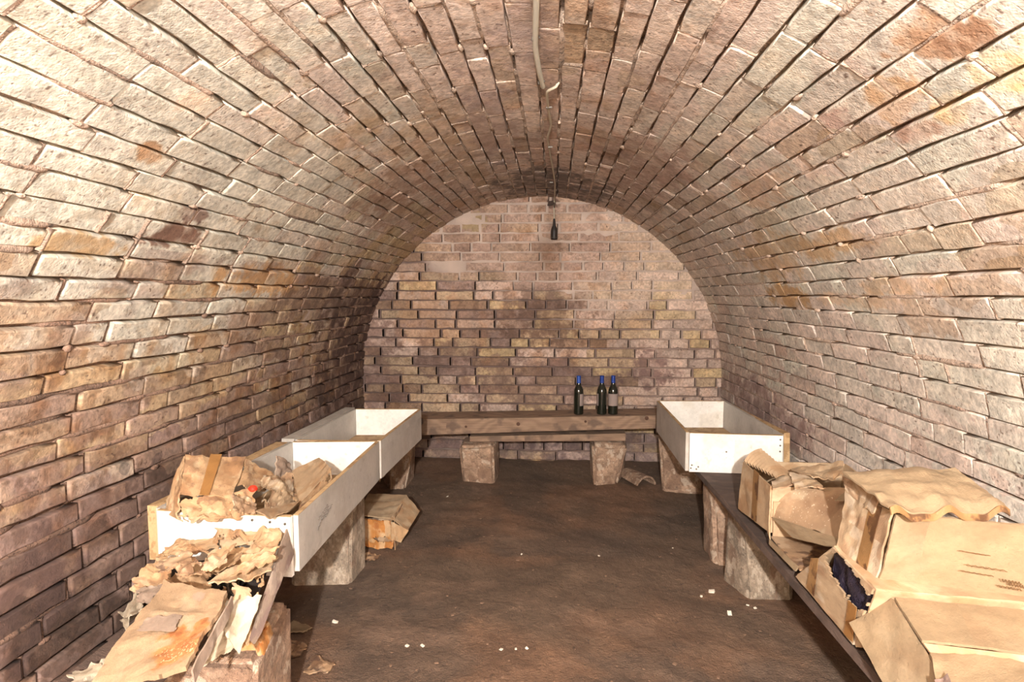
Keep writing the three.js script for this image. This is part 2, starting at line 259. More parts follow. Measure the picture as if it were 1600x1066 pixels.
const MAT_BACK = matOf(tex(1536, 1088, (u, v) => {
  const x = -1.5 + u * 3, y = -0.05 + v * 2.12; let k = Math.max(0, Math.floor((y + (vn(x * 30, y * 30, 3) - 0.5) * 0.004 - BY0) / BP)); k = Math.min(k, BROWS - 1);
  const c = BL[k]; let i = 0; while (i < c.length - 2 && c[i + 1] < x) i++; const q = PERM[(k * 911 + i * 5077 + 7) & 65535], q2 = PERM[(k * 577 + i * 3313 + 5) & 65535], right = ss(0.1, 0.9, x);
  const w = [[C_OCHRE, .13 + .1 * right], [C_TAN, .28], [C_PINK, .27 + .22 * right], [C_BROWN, .14 - .1 * right], [C_MAUVE, .18 - .22 * right]]; let t = 0, o = C_TAN; for (const [cc, p] of w) { t += Math.max(p, 0); if (q <= t) { o = cc; break; } }
  o = o.map(z => z * (0.9 + 0.2 * q2)); const pl = plaster(x, y); o = mix3(o, mix3([182, 152, 134], [208, 184, 166], ss(0.42, 0.62, fbm(x * 3, y * 3, 149, 4) * 0.6 + 0.4 * right)), pl * 0.7);
  return stained(surfaceGrain(x, y, o, 0.55 - 0.3 * right), BACK_STAINS, y, x);
}), 3 / 0.55, 2.12 / 0.55);
{
  const g = struct('wall_back'), r = rng(31), geos = [], mg = [];
  for (let k = 0; k < BROWS; k++) {
    const yc = BY0 + BP * (k + 0.5), yy = Math.max(yc - BP / 2 - H0, 0), lim = yy >= R0 ? 0 : Math.sqrt(R0 * R0 - yy * yy) + 0.035; if (lim <= 0.05) continue;
    const c = BL[k];
    for (let i = 0; i < c.length - 1; i++) {
      const yj = yc + (fbm(c[i] * 1.3, k * 7.7, 157, 2) - 0.5) * 0.012; const xa = Math.max(c[i], -lim), xb = Math.min(c[i + 1], lim), hl = (xb - xa) / 2 - 0.005; if (hl < 0.02) continue; const xc = (xa + xb) / 2;
      geos.push({ d: -yc + (yc < 0.4 ? 2 : 0), g: brickGeo([xc, yj, ZB], [1, 0, 0], [0, 1, 0], [0, 0, 1], hl, BP / 2 - 0.0042, 0.03, r, (u, w) => [(xc + u + 1.5) / 3, (yc + w + 0.05) / 2.12], 1.7) });
    }
  }
  geos.sort((a, b) => a.d - b.d).slice(0, 300).forEach((b, i) => part(i ? 'brick_' + String(i).padStart(3, '0') : 'brick', b.g, MAT_BACK, g));
  const rest = geos.slice(300); if (rest.length) part('brick_remainder', mergeGeometries(rest.map(b => b.g)), MAT_BACK, g).userData.kind = 'stuff';
  // mortar bed with its own relief: deep joints low down, flush to the faces (and smeared over them) higher up
  const pos = [], uv = [], col = [], idx = [], nx = 300, ny = 210;
  for (let j = 0; j <= ny; j++) for (let i = 0; i <= nx; i++) { const x = -1.5 + 3 * i / nx, y = -0.05 + 2.12 * j / ny, p = plaster(x, y), n = fbm(x * 9, y * 9, 151, 3); const d = -0.014 + p * 0.0105 + (n - 0.5) * 0.007 * (1 - 0.3 * p) ; pos.push(x, y, ZB + d); uv.push((x + 1.5) / 3, (y + 0.05) / 2.12); const k = (0.7 + 0.6 * n), right = ss(0.1, 0.9, x); const b = mix3(mix3([0.15, 0.10, 0.085], [0.24, 0.165, 0.135], right), [0.46, 0.36, 0.30], p); col.push(b[0] * k, b[1] * k, b[2] * k); }
  for (let j = 0; j < ny; j++) for (let i = 0; i < nx; i++) { const a = j * (nx + 1) + i; idx.push(a, a + 1, a + nx + 2, a, a + nx + 2, a + nx + 1); }
  part('mortar', geoFrom(pos, uv, idx, null, col), std({ vertexColors: true, roughness: 0.95, bumpMap: rep(GRAIN, 6, 4.2), bumpScale: 0.004 }), g);
  const bk = new THREE.BoxGeometry(3.2, 2.4, 0.16); bk.translate(0, 1.1, ZB - 0.115); part('masonry_core', bk, std({ color: 0x7a6456 }), g);
}
// the wall behind the camera
{ const g = struct('wall_front'); const b = new THREE.BoxGeometry(3.4, 2.6, 0.2, 1, 1, 1); b.translate(0, 1.1, ZF + 0.16); part('whitewashed_face', b, std({ color: 0xc9bda9, bumpMap: rep(GRAIN, 4, 3), bumpScale: 0.004 }), g); }

// ---------------------------------------------------------------- floor: trodden earth
function floorH(x, z) { const e = ss(0.85, 1.35, Math.abs(x)); return (fbm(x * 2.2, z * 2.2, 161, 3) - 0.5) * 0.03 + (fbm(x * 11, z * 11, 167, 3) - 0.5) * 0.014 + e * 0.012 + 0.006 * (fbm(x * 40, z * 40, 169, 2) - 0.5) + ss(-4.2, -4.55, z) * 0.02; }
const FLOOR_MAP = tex(1536, 1536, (u, v) => {
  const x = -1.6 + u * 3.2, z = -4.8 + v * 3.2 * 1.0; let k = 0.80 + 0.26 * fbm(x * 9, z * 9, 173, 4) + 0.2 * (fbm(x * 60, z * 60, 179, 3) - 0.5);
  let c = mix3([104, 84, 68], [116, 88, 68], ss(0.4, 0.6, fbm(x * 1.6, z * 1.6, 181, 3) + 0.12 * ss(-3, -1.8, z)));
  c = mix3(c, [92, 76, 64], 0.7 * ss(0.48, 0.66, fbm(x * 2.6 + 9, z * 2.6, 187, 4)));
  c = mix3(c, [128, 102, 84], 0.45 * ss(0.60, 0.72, fbm(x * 5, z * 7, 189, 4)));
  let o = c.map(q => q * k); const p = vn(x * 150, z * 150, 191); if (p > 0.9) o = mix3(o, [170, 146, 122], (p - 0.9) * 5 * vn(x * 8, z * 8, 193)); const p2 = vn(x * 90, z * 90, 197); if (p2 > 0.86) o = mix3(o, [48, 36, 30], (p2 - 0.86) * 4); return o;
});
{
  const g = struct('floor'), pos = [], uv = [], idx = [], nx = 150, nz = 330, X = 1.45, za = ZB - 0.03, zb = ZF + 0.1;
  for (let j = 0; j <= nz; j++) for (let i = 0; i <= nx; i++) { const x = -X + 2 * X * i / nx, z = mix(za, zb, j / nz); pos.push(x, floorH(x, z), z); uv.push((x + 1.6) / 3.2, (z + 4.8) / 3.2); }
  for (let j = 0; j < nz; j++) for (let i = 0; i < nx; i++) { const a = j * (nx + 1) + i; idx.push(a, a + nx + 1, a + nx + 2, a, a + nx + 2, a + 1); }
  part('earth_surface', geoFrom(pos, uv, idx), std({ map: FLOOR_MAP, roughness: 0.82, bumpMap: rep(GRAIN, 6, 6), bumpScale: 0.006 }), g);
  const b = new THREE.BoxGeometry(3.2, 0.2, 7.6); b.translate(0, -0.16, -0.95); part('subsoil', b, std({ color: 0x54423a }), g);
}

// ---------------------------------------------------------------- shapes for boards, blocks and cardboard
const B = (p) => V(p);
function hexa(c, seg, opt = {}) {                              // a block from 8 corners (bottom 4 ring, top 4 ring), rounded and roughened
  const { amp = 0.004, freq = 14, seed = 0, round = 0.012, uvs = 2 } = opt; const P = c.map(B); const parts_ = [];
  const at = (u, v, w) => { const l = (a, b, t) => a.clone().lerp(b, t); return l(l(l(P[0], P[1], u), l(P[3], P[2], u), v), l(l(P[4], P[5], u), l(P[7], P[6], u), v), w); };
  const ctr = at(.5, .5, .5); const len = [P[0].distanceTo(P[1]), P[0].distanceTo(P[3]), P[0].distanceTo(P[4])];
  const face = (f, la, lb) => {
    const na = Math.max(2, Math.round(la / seg)), nb = Math.max(2, Math.round(lb / seg)), pos = [], uv = [], idx = [];
    for (let j = 0; j <= nb; j++) for (let i = 0; i <= na; i++) {
      let q = f(i / na, j / nb); const d = [q[0], q[1], q[2]].map((t, k) => Math.min(t, 1 - t) * len[k]).sort((a, b) => a - b); // distance to the faces
      const e = d[1] < round ? (1 - Math.sqrt(Math.max(0, 1 - (1 - d[1] / round) ** 2))) * round * 0.7 : 0;
      const p = at(...q); const dir = p.clone().sub(ctr).normalize(); p.addScaledVector(dir, -e + amp * n3(p.x * freq, p.y * freq, p.z * freq, seed) + amp * 0.5 * n3(p.x * freq * 3, p.y * freq * 3, p.z * freq * 3, seed + 9)); pos.push(p.x, p.y, p.z); uv.push(i / na * la * uvs + seed * 0.137, j / nb * lb * uvs + seed * 0.071);
    }
    for (let j = 0; j < nb; j++) for (let i = 0; i < na; i++) { const a = j * (na + 1) + i; idx.push(a, a + 1, a + na + 2, a, a + na + 2, a + na + 1); } parts_.push(geoFrom(pos, uv, idx));
  };
  face((a, b) => [a, 0, b], len[0], len[2]); face((a, b) => [1, a, b], len[1], len[2]); face((a, b) => [1 - a, 1, b], len[0], len[2]); face((a, b) => [0, 1 - a, b], len[1], len[2]); face((a, b) => [a, b, 1], len[0], len[1]); face((a, b) => [a, 1 - b, 0], len[0], len[1]);
  let g = mergeGeometries(parts_); g = g.toNonIndexed(); return toCreasedNormals(g, opt.crease ?? 0.6);
}
const boxC = (x0, x1, y0, y1, z0, z1) => [[x0, y0, z0], [x1, y0, z0], [x1, y0, z1], [x0, y0, z1], [x0, y1, z0], [x1, y1, z0], [x1, y1, z1], [x0, y1, z1]];
// a sheet of cardboard between four corners: creased, dented, with torn edges and holes, and real thickness
function sheet(a, b, c, d, o = {}) {
  const { nu = 24, nv = 24, amp = 0.006, folds = 5, seed = 1, th = 0.004, tear = 0, holes = [], bulge = 0, fine = 0.25, uvs = 1.6, crease = 0.5, curl = null, lift = null, uv01 = false } = o; const r = rng(seed * 131 + 7);
  const A = B(a), Bb = B(b), C = B(c), D = B(d), N = Bb.clone().sub(A).cross(D.clone().sub(A)).normalize(), lu = A.distanceTo(Bb), lv = A.distanceTo(D);
  const F = []; for (let i = 0; i < folds; i++) { const t = r() * Math.PI; F.push([Math.cos(t), Math.sin(t), (1.2 + 3.2 * r()) / Math.max(lu, lv, 0.12), r(), 0.4 + 0.6 * r()]); }
  const tri = x => Math.abs(x - Math.floor(x) - 0.5) * 4 - 1;
  const pt = (u, v) => {
    const ed = Math.min(u, 1 - u, v, 1 - v); let uu = u, vv = v;
    if (tear > 0) { const k = tear * (1 - ss(0, 0.25, ed)); uu += (u < .5 ? 1 : -1) * k * (u < .25 || u > .75 ? 1 : 0) * 1.6 * Math.max(0, fbm(v * 7 + seed, u * 2, 201, 3) - 0.3) / Math.max(lu, .05); vv += (v < .5 ? 1 : -1) * k * (v < .25 || v > .75 ? 1 : 0) * 1.6 * Math.max(0, fbm(u * 7, v * 2 + seed, 205, 3) - 0.3) / Math.max(lv, .05); }
    const p = A.clone().lerp(Bb, uu).lerp(D.clone().lerp(C, uu), vv); const x = uu * lu, y = vv * lv; let h = 0, wx = (fbm(x * 9 + seed, y * 9, 211, 2) - .5) * 0.06, wy = (fbm(x * 9, y * 9 + seed, 213, 2) - .5) * 0.06;
    for (const [cx, sx, f, ph, k] of F) h += k * tri(((x + wx) * cx + (y + wy) * sx) * f + ph); h = h / Math.max(1, folds) * 1.6 * amp + amp * fine * (fbm(x * 40 + seed, y * 40, 217, 3) - .5) * 4 + amp * (fbm(x * 8, y * 8 + seed, 219, 2) - .5) * 1.4;
    h += bulge * 4 * uu * (1 - uu) * 4 * vv * (1 - vv) / 4; if (curl) h += curl(uu, vv); if (lift) p.y += lift(uu, vv); return p.addScaledVector(N, h);
  };
  const top = [], keep = []; for (let j = 0; j <= nv; j++) for (let i = 0; i <= nu; i++) top.push(pt(i / nu, j / nv));
  const hole = (u, v) => holes.some(([cu, cv, ru, rv]) => Math.hypot((u - cu) / ru, (v - cv) / rv) + (fbm(u * 14 + seed, v * 14, 221, 3) - .5) * 1.1 < 1);
  for (let j = 0; j < nv; j++) for (let i = 0; i < nu; i++) keep.push(!hole((i + .5) / nu, (j + .5) / nv));
  const K = (i, j) => i >= 0 && j >= 0 && i < nu && j < nv && keep[j * nu + i]; const pos = [], uv = []; const id = (i, j) => j * (nu + 1) + i;
  const push = (p, i, j) => { pos.push(p.x, p.y, p.z); if (uv01) uv.push(i / nu, j / nv); else uv.push(i / nu * lu * uvs + seed * 0.173, j / nv * lv * uvs + seed * 0.311); };
  const lo = top.map(p => p.clone().addScaledVector(N, -th)); const q4 = (L) => { const t = [0, 1, 2, 0, 2, 3]; for (const k of t) push(...L[k]); };
  for (let j = 0; j < nv; j++) for (let i = 0; i < nu; i++) {
    if (!K(i, j)) continue; const c4 = [[i, j], [i + 1, j], [i + 1, j + 1], [i, j + 1]]; q4(c4.map(([x, y]) => [top[id(x, y)], x, y])); q4(c4.slice().reverse().map(([x, y]) => [lo[id(x, y)], x, y]));
    for (const [di, dj, p, q] of [[0, -1, 0, 1], [1, 0, 1, 2], [0, 1, 2, 3], [-1, 0, 3, 0]]) if (!K(i + di, j + dj)) { const [x0, y0] = c4[p], [x1, y1] = c4[q]; q4([[top[id(x1, y1)], x1, y1], [top[id(x0, y0)], x0, y0], [lo[id(x0, y0)], x0, y0], [lo[id(x1, y1)], x1, y1]]); }
  }
  const g = new THREE.BufferGeometry(); g.setAttribute('position', new THREE.Float32BufferAttribute(pos, 3)); g.setAttribute('uv', new THREE.Float32BufferAttribute(uv, 2)); g.computeVertexNormals(); return toCreasedNormals(g, crease);
}
const lerpP = (a, b, t) => a.map((v, i) => v + (b[i] - v) * t), addP = (a, b) => a.map((v, i) => v + b[i]);
function tube(pts, rad, seg = 60, rs = 8) { return new THREE.TubeGeometry(new THREE.CatmullRomCurve3(pts.map(B), false, 'catmullrom', 0.3), seg, rad, rs, false); }

// ---------------------------------------------------------------- surface textures of the things
function cardTex(seed, base, stains, o = {}) {
  return tex(768, 768, (u, v) => { const x = u * 8, y = v * 8; let k = 0.88 + 0.16 * fbm(x, y, seed, 4) + 0.07 * (fbm(x * 9, y * 9, seed + 3, 2) - .5); let c = base.map(q => q * k);
    for (const [col, f, lo, hi, s] of stains) c = mix3(c, col.map(q => q * k), s * ss(lo, hi, fbm(x * f + seed, y * f, seed + 13 + f * 3, 4)));
    const fl = vn(x * 22, y * 22, seed + 5); const ft = o.ft ?? 0.93; if (fl > ft) c = mix3(c, o.fleck ?? [120, 88, 60], Math.min(0.8, (fl - ft) * 6 * (o.ft ? ss(.45, .6, vn(x * 3, y * 3, seed + 8)) : 1))); return c; });
}
const cardMat = (t, r = 0.85) => std({ map: t, roughness: r, bumpMap: rep(GRAIN, 1.5, 1.5), bumpScale: 0.0012 });
const M_CARD = cardMat(cardTex(301, [178, 150, 118], [[[164, 124, 85], 0.8, .5, .7, .5], [[202, 181, 151], 1.1, .55, .7, .5]]));
const M_CARD_PALE = cardMat(cardTex(311, [154, 131, 101], [[[140, 114, 86], 0.7, .52, .7, .5], [[168, 148, 119], 0.9, .55, .7, .4]]));
const M_CARD_DUSTY = cardMat(cardTex(321, [177, 151, 120], [[[197, 177, 153], 1.3, .5, .62, .8], [[146, 111, 82], 0.9, .55, .7, .6]]));
const M_CARD_SPECK = cardMat(cardTex(325, [178, 146, 114], [[[204, 182, 150], 1.3, .5, .66, .6], [[146, 112, 84], 0.9, .55, .7, .5]], { fleck: [226, 208, 182], ft: 0.80 }));
const M_CARD_DAMP = cardMat(cardTex(331, [177, 143, 106], [[[144, 104, 70], 1.0, .48, .66, .7], [[122, 90, 68], 2.2, .6, .72, .5], [[193, 171, 139], 1.5, .58, .7, .6]]));
const M_CARD_ROT = cardMat(cardTex(341, [162, 129, 97], [[[111, 80, 57], 1.6, .5, .66, .8], [[184, 157, 127], 1.2, .55, .68, .7], [[84, 61, 50], 2.5, .6, .72, .6]]));
const M_CARD_RUST = cardMat(cardTex(351, [193, 157, 117], [[[179, 115, 54], 0.7, .50, .64, .9], [[160, 90, 38], 1.5, .58, .70, .7], [[205, 179, 144], 2.0, .6, .7, .5]]));
const M_CARD_GREY = cardMat(cardTex(361, [138, 118, 102], [[[120, 97, 90], 1.2, .5, .66, .7], [[177, 160, 143], 1.5, .56, .7, .6]]));
const M_PAPER = cardMat(cardTex(371, [179, 165, 143], [[[146, 129, 106], 1.4, .52, .68, .6], [[193, 183, 165], 1.0, .55, .7, .5]]));
const M_TAPE = std({ color: 0x93693c, roughness: 0.4, bumpMap: rep(GRAIN, 2, 2), bumpScale: 0.0008 });
const M_TAPE_OLD = cardMat(cardTex(381, [142, 106, 66], [[[86, 56, 34], 2.4, .55, .66, .9], [[166, 134, 94], 1.0, .5, .7, .6]]), 0.55);
const M_WHITE = std({ map: cardTex(391, [238, 233, 224], [[[224, 214, 198], 0.9, .58, .74, .5], [[200, 188, 168], 3.0, .72, .8, .4]], { fleck: [120, 108, 96] }), roughness: 0.42 });
const M_WHITE_AGED = std({ map: cardTex(397, [188, 181, 172], [[[180, 171, 160], 1.0, .5, .68, .6], [[160, 148, 136], 3.2, .70, .8, .4]], { fleck: [108, 96, 84] }), roughness: 0.5 });
const M_EDGE = cardMat(cardTex(401, [190, 158, 116], [[[150, 116, 78], 3, .5, .65, .7]]));
const M_INNER = cardMat(cardTex(405, [178, 148, 110], [[[138, 106, 74], 2, .5, .65, .7]]));
const woodTex = (seed, a, b, c) => tex(1024, 512, (u, v) => { const x = u * 4, y = v * 18; const w = fbm(x * 1.2, y * 0.35, seed, 3); const ring = 0.5 + 0.5 * Math.sin((y + 5 * w + 0.6 * fbm(x * 0.6, y, seed + 3, 2)) * 4.2); const f = fbm(x * 3, y * 14, seed + 7, 3); let o = mix3(a, b, cl(ring * 0.55 + (f - .5) * 1.1 + .2)); o = mix3(o, c, ss(.55, .72, fbm(x * 2.4, y * 0.5, seed + 11, 4)) * .8); return o; });
const M_BEAM = std({ map: woodTex(411, [152, 126, 104], [122, 98, 80], [98, 80, 68]), roughness: 0.85, bumpMap: rep(GRAIN, 1, 3), bumpScale: 0.003 });
const M_DARKWOOD = std({ map: woodTex(421, [84, 66, 56], [66, 52, 45], [98, 80, 70]), roughness: 0.9, bumpMap: rep(GRAIN, 1, 3), bumpScale: 0.003 });
const stoneTex = (seed, base) => tex(768, 768, (u, v) => { const x = u * 16, y = v * 16; let k = 0.72 + 0.4 * fbm(x, y, seed, 4) + 0.3 * (fbm(x * 5, y * 5, seed + 3, 3) - .5); let c = base.map(q => q * k); c = mix3(c, [120, 92, 74], .6 * ss(.52, .68, fbm(x * .5, y * .5, seed + 7, 4))); c = mix3(c, [208, 192, 172], .6 * ss(.62, .72, fbm(x * .9 + 3, y * .9, seed + 9, 4))); const p = vn(x * 5, y * 5, seed + 11); if (p > .84) c = mix3(c, [70, 54, 46], (p - .84) * 3.4); return c; });
const M_STONE = std({ map: stoneTex(431, [176, 146, 122]), roughness: 0.92, bumpMap: rep(GRAIN, 2.4, 2.4), bumpScale: 0.006 });
const M_STONE_GREY = std({ map: stoneTex(441, [168, 150, 130]), roughness: 0.92, bumpMap: rep(GRAIN, 2.4, 2.4), bumpScale: 0.006 });
const M_STEEL = std({ color: 0x6d675f, roughness: 0.5, metalness: 0.7 });

// ---------------------------------------------------------------- benches: rough stones with timbers across
const stoneCorners = (x0, x1, z0, z1, h, o = {}) => { const k = o.taper ?? 0.02; return [[x0, -0.03, z0], [x1, -0.03, z0], [x1, -0.03, z1], [x0, -0.03, z1], [x0 + k, h, z0 + k], [x1 - k, h, z0 + k], [x1 - k, h, z1 - k * (o.front ?? 1)], [x0 + k, h, z1 - k * (o.front ?? 1)]]; };
const stone = (c, m, label, seed, o = {}) => solo('support_stone', hexa(c, 0.02, { amp: 0.007, freq: 9, seed, round: 0.03, uvs: 1.6, crease: 0.9, ...o }), m, label, 'stone');
// at the end wall
stone([[-0.515, -0.03, -4.28], [-0.275, -0.03, -4.28], [-0.285, -0.03, -3.99], [-0.510, -0.03, -4.015], [-0.545, 0.262, -4.30], [-0.285, 0.272, -4.30], [-0.300, 0.262, -4.06], [-0.548, 0.238, -4.09]], M_STONE, 'squared pale stone block under the left end of the wooden plank at the end wall', 11);
stone([[0.385, -0.03, -4.28], [0.640, -0.03, -4.30], [0.555, -0.03, -4.06], [0.395, -0.03, -4.02], [0.375, 0.280, -4.30], [0.640, 0.285, -4.30], [0.640, 0.270, -4.08], [0.380, 0.280, -4.09]], M_STONE, 'rounded rubble stone under the right end of the wooden plank, chipped away at its foot', 12, { round: 0.06, amp: 0.012 });
// right bench
stone([[0.865, -0.03, -4.14], [1.12, -0.03, -4.10], [1.10, -0.03, -3.86], [0.845, -0.03, -3.93], [0.840, 0.394, -4.14], [1.12, 0.394, -4.10], [1.08, 0.394, -3.92], [0.815, 0.394, -3.98]], M_STONE, 'far stone under the right bench, behind the lone white drawer box', 13);
stone([[0.885, -0.03, -3.05], [1.10, -0.03, -3.05], [1.10, -0.03, -2.84], [0.905, -0.03, -2.86], [0.875, 0.394, -3.05], [1.10, 0.394, -3.05], [1.08, 0.394, -2.84], [0.880, 0.394, -2.86]], M_STONE, 'broken brick rubble piece set just behind the large rough stone under the right bench', 14, { amp: 0.018, freq: 13, round: 0.04 });
stone([[0.900, -0.03, -2.73], [1.22, -0.03, -2.70], [1.14, -0.03, -2.53], [0.965, -0.03, -2.545], [0.905, 0.394, -2.70], [1.16, 0.394, -2.70], [1.10, 0.394, -2.46], [0.905, 0.394, -2.50]], M_STONE_GREY, 'large rough grey stone carrying the right bench beside the torn cartons', 15, { round: 0.02 });
// left bench
stone([[-1.13, -0.03, -4.14], [-0.88, -0.03, -4.14], [-0.885, -0.03, -3.86], [-0.980, -0.03, -3.84], [-1.10, 0.40, -4.14], [-0.86, 0.40, -4.14], [-0.80, 0.40, -3.92], [-1.02, 0.40, -3.92]], M_STONE, 'far stone under the left bench near the end wall corner', 16);
stone([[-1.16, -0.03, -2.80], [-0.785, -0.03, -2.74], [-0.795, -0.03, -2.545], [-1.05, -0.03, -2.50], [-1.12, 0.40, -2.80], [-0.800, 0.40, -2.78], [-0.800, 0.40, -2.60], [-1.10, 0.40, -2.60]], M_STONE_GREY, 'pale wedge of stone under the left bench, half shaded by the white drawer boxes', 17, { round: 0.02 });
stone([[-1.10, -0.03, -1.76], [-0.70, -0.03, -1.74], [-0.665, -0.03, -1.42], [-1.10, -0.03, -1.38], [-1.08, 0.38, -1.74], [-0.690, 0.36, -1.73], [-0.665, 0.33, -1.46], [-1.08, 0.36, -1.42]], M_STONE, 'nearest stone of the left bench under the hanging damp cardboard', 18, { round: 0.03 });
const plank = (c, m, label, seed, cat = 'plank', o = {}) => solo('bench_plank', hexa(c, 0.05, { amp: 0.002, freq: 7, seed, round: 0.006, uvs: 1, crease: 0.5, ...o }), m, label, cat);
plank([[-1.06, 0.40, -4.10], [-0.80, 0.40, -4.10], [-0.79, 0.40, -1.15], [-0.99, 0.40, -1.15], [-1.06, 0.438, -4.10], [-0.80, 0.438, -4.10], [-0.79, 0.438, -1.15], [-0.99, 0.438, -1.15]], M_DARKWOOD, 'dark plank along the left wall, under the row of white drawer boxes', 21);
plank([[0.820, 0.397, -4.10], [1.34, 0.397, -4.10], [1.34, 0.397, -0.95], [0.878, 0.397, -0.95], [0.820, 0.424, -4.10], [1.34, 0.424, -4.10], [1.34, 0.424, -0.95], [0.882, 0.424, -0.95]], M_DARKWOOD, 'dark dirty plank along the right wall, its front edge showing below the cartons', 22);
solo('bearer_timber', hexa(boxC(0.95, 1.30, 0.424, 0.470, -2.46, -0.95), 0.05, { amp: 0.002, seed: 23, round: 0.006, uvs: 1 }), M_DARKWOOD, 'short dark timber on the right bench holding the cartons up off the plank', 'timber');
// end bench
solo('bench_plank', hexa([[-0.480, 0.262, -4.32], [0.625, 0.288, -4.32], [0.622, 0.290, -4.13], [-0.478, 0.264, -4.13], [-0.480, 0.300, -4.32], [0.625, 0.340, -4.32], [0.622, 0.342, -4.13], [-0.478, 0.302, -4.13]], 0.05, { amp: 0.0015, seed: 24, round: 0.005, uvs: 1 }), M_BEAM, 'thin brown plank lying on the two stones below the thick beam', 'plank');
{
  const beam = solo('bench_beam', hexa([[-0.95, 0.300, -4.40], [0.93, 0.386, -4.40], [0.93, 0.388, -4.12], [-0.95, 0.302, -4.12], [-0.95, 0.416, -4.40], [0.93, 0.476, -4.40], [0.93, 0.478, -4.12], [-0.95, 0.418, -4.12]], 0.05, { amp: 0.003, seed: 25, round: 0.010, uvs: 1 }), M_BEAM, 'thick wooden beam across the end wall with three bottles standing on it', 'beam');
  for (const [x, y, s] of [[-0.13, 0.40, 0.013], [0.34, 0.425, 0.009], [0.76, 0.455, 0.014], [-0.5, 0.375, 0.009]]) { const k = new THREE.SphereGeometry(s, 12, 8); k.scale(1, 1, 0.25); k.translate(x, y, -4.117); part('knot', k, std({ color: 0x4d3324, roughness: 0.8 }), beam); }
}

// ---------------------------------------------------------------- white drawer boxes
const board = (c, seed) => hexa(c, 0.08, { amp: 0.0004, seed, round: 0.0015, uvs: 1.2, crease: 0.5 });
function wall4(p, q, y0, y1, t, n) { const d = [q[0] - p[0], q[1] - p[1]], L = Math.hypot(...d), m = [-d[1] / L * t * n, d[0] / L * t * n]; const b = [[p[0], y0, p[1]], [q[0], y0, q[1]], [q[0] + m[0], y0, q[1] + m[1]], [p[0] + m[0], y0, p[1] + m[1]]]; return [...b, ...b.map(k => [k[0], y1, k[2]])]; }
function drawerBox(name, label, c, y0, y1, o) {                // c: plan corners near-inner, near-outer, far-outer, far-inner
  const [ni, no, fo, fi] = c, mid = [(ni[0] + fo[0]) / 2, (ni[1] + fo[1]) / 2]; const t = thing(name, label, 'drawer box', [mid[0], y0, mid[1]], undefined); const th = 0.016, n = o.flip ? -1 : 1;
  const fp = part('front_panel', board(wall4(ni, no, y0 + o.frontDrop, y1 - (o.frontLow ?? 0), th, n), o.seed), o.frontMat, t), sp = part('side_panel', board(wall4(no, fo, y0, y1, th, n), o.seed + 1), o.outerMat, t);
  const bp = part('back_panel', board(wall4(fo, fi, y0, y1, th, n), o.seed + 2), M_WHITE, t), ip = part('side_panel', board(wall4(fi, ni, y0, y1, th, n), o.seed + 3), o.innerMat, t);
  part('base_panel', hexa([[fo[0], y0 + .012, fo[1]], [fi[0], y0 + .012, fi[1]], [ni[0], y0 + .012, ni[1]], [no[0], y0 + .012, no[1]], [fo[0], y0 + .024, fo[1]], [fi[0], y0 + .024, fi[1]], [ni[0], y0 + .024, ni[1]], [no[0], y0 + .024, no[1]]], 0.08, { amp: 0.0005, round: 0.002 }), M_INNER, t);
  const pairs = [[ni, no], [no, fo], [fo, fi], [fi, ni]]; pairs.forEach(([p, q], i) => part('raw_edge', board(wall4(p, q, y1 - (i === 0 ? (o.frontLow ?? 0) : 0) + 0.0003, y1 - (i === 0 ? (o.frontLow ?? 0) : 0) + 0.0022, th, n), o.seed + 5 + i), i === 1 ? M_WHITE_AGED : M_EDGE, [fp, sp, bp, ip][i], i === 1 ? undefined : 'bare chipboard edge'));
  const d = [no[0] - ni[0], no[1] - ni[1]]; const L = Math.hypot(...d), nn = [-d[1] / L * n, d[0] / L * n];
  for (const [u, v] of o.screws) { const s = new THREE.CylinderGeometry(0.0042, 0.0042, 0.003, 12); s.rotateX(Math.PI / 2); s.rotateY(Math.atan2(nn[0], nn[1])); s.translate(ni[0] + d[0] * u + nn[0] * (th + 0.0008), y0 + v * (y1 - y0), ni[1] + d[1] * u + nn[1] * (th + 0.0008)); part('screw', s, M_STEEL, fp); }
  drawerBox.inner = ip; return t;
}
// far left box, then the one that overlaps its near end
const bx1 = drawerBox('drawer_box', 'empty white drawer box farthest along the left bench, brown chipboard floor bare', [[-0.708, -2.705], [-1.090, -2.70], [-1.068, -3.455], [-0.690, -3.480]], 0.440, 0.620, { seed: 51, flip: true, frontDrop: 0, frontMat: M_WHITE, outerMat: M_WHITE_AGED, innerMat: M_WHITE_AGED, screws: [] });
part('wooden_rail', hexa([[-1.150, 0.44, -3.47], [-1.092, 0.44, -3.47], [-1.110, 0.44, -2.70], [-1.175, 0.44, -2.70], [-1.146, 0.624, -3.50], [-1.088, 0.624, -3.50], [-1.110, 0.624, -2.70], [-1.172, 0.624, -2.70]], 0.08, { amp: 0.001, round: 0.003, seed: 65 }), M_WHITE_AGED, bx1, 'pale wooden rail along the wall side');
part('hanging_splinter', sheet([-0.700, 0.446, -3.02], [-0.705, 0.446, -2.72], [-0.716, 0.405, -2.75], [-0.712, 0.432, -3.0], { nu: 16, nv: 4, amp: 0.003, th: 0.003, tear: 0.02, seed: 5 }), M_EDGE, bx1);
const bx2 = drawerBox('drawer_box', 'white drawer box filled with crumpled cartons, three screws in its near end', [[-0.690, -1.755], [-1.140, -1.780], [-1.095, -2.650], [-0.712, -2.690]], 0.440, 0.620, { seed: 61, flip: true, frontDrop: -0.012, frontMat: M_WHITE, outerMat: M_WHITE_AGED, innerMat: M_WHITE_AGED, screws: [[0.04, 0.88], [0.15, 0.90], [0.28, 0.92], [0.05, 0.25], [0.045, 0.52]] });
const bx2side = drawerBox.inner;
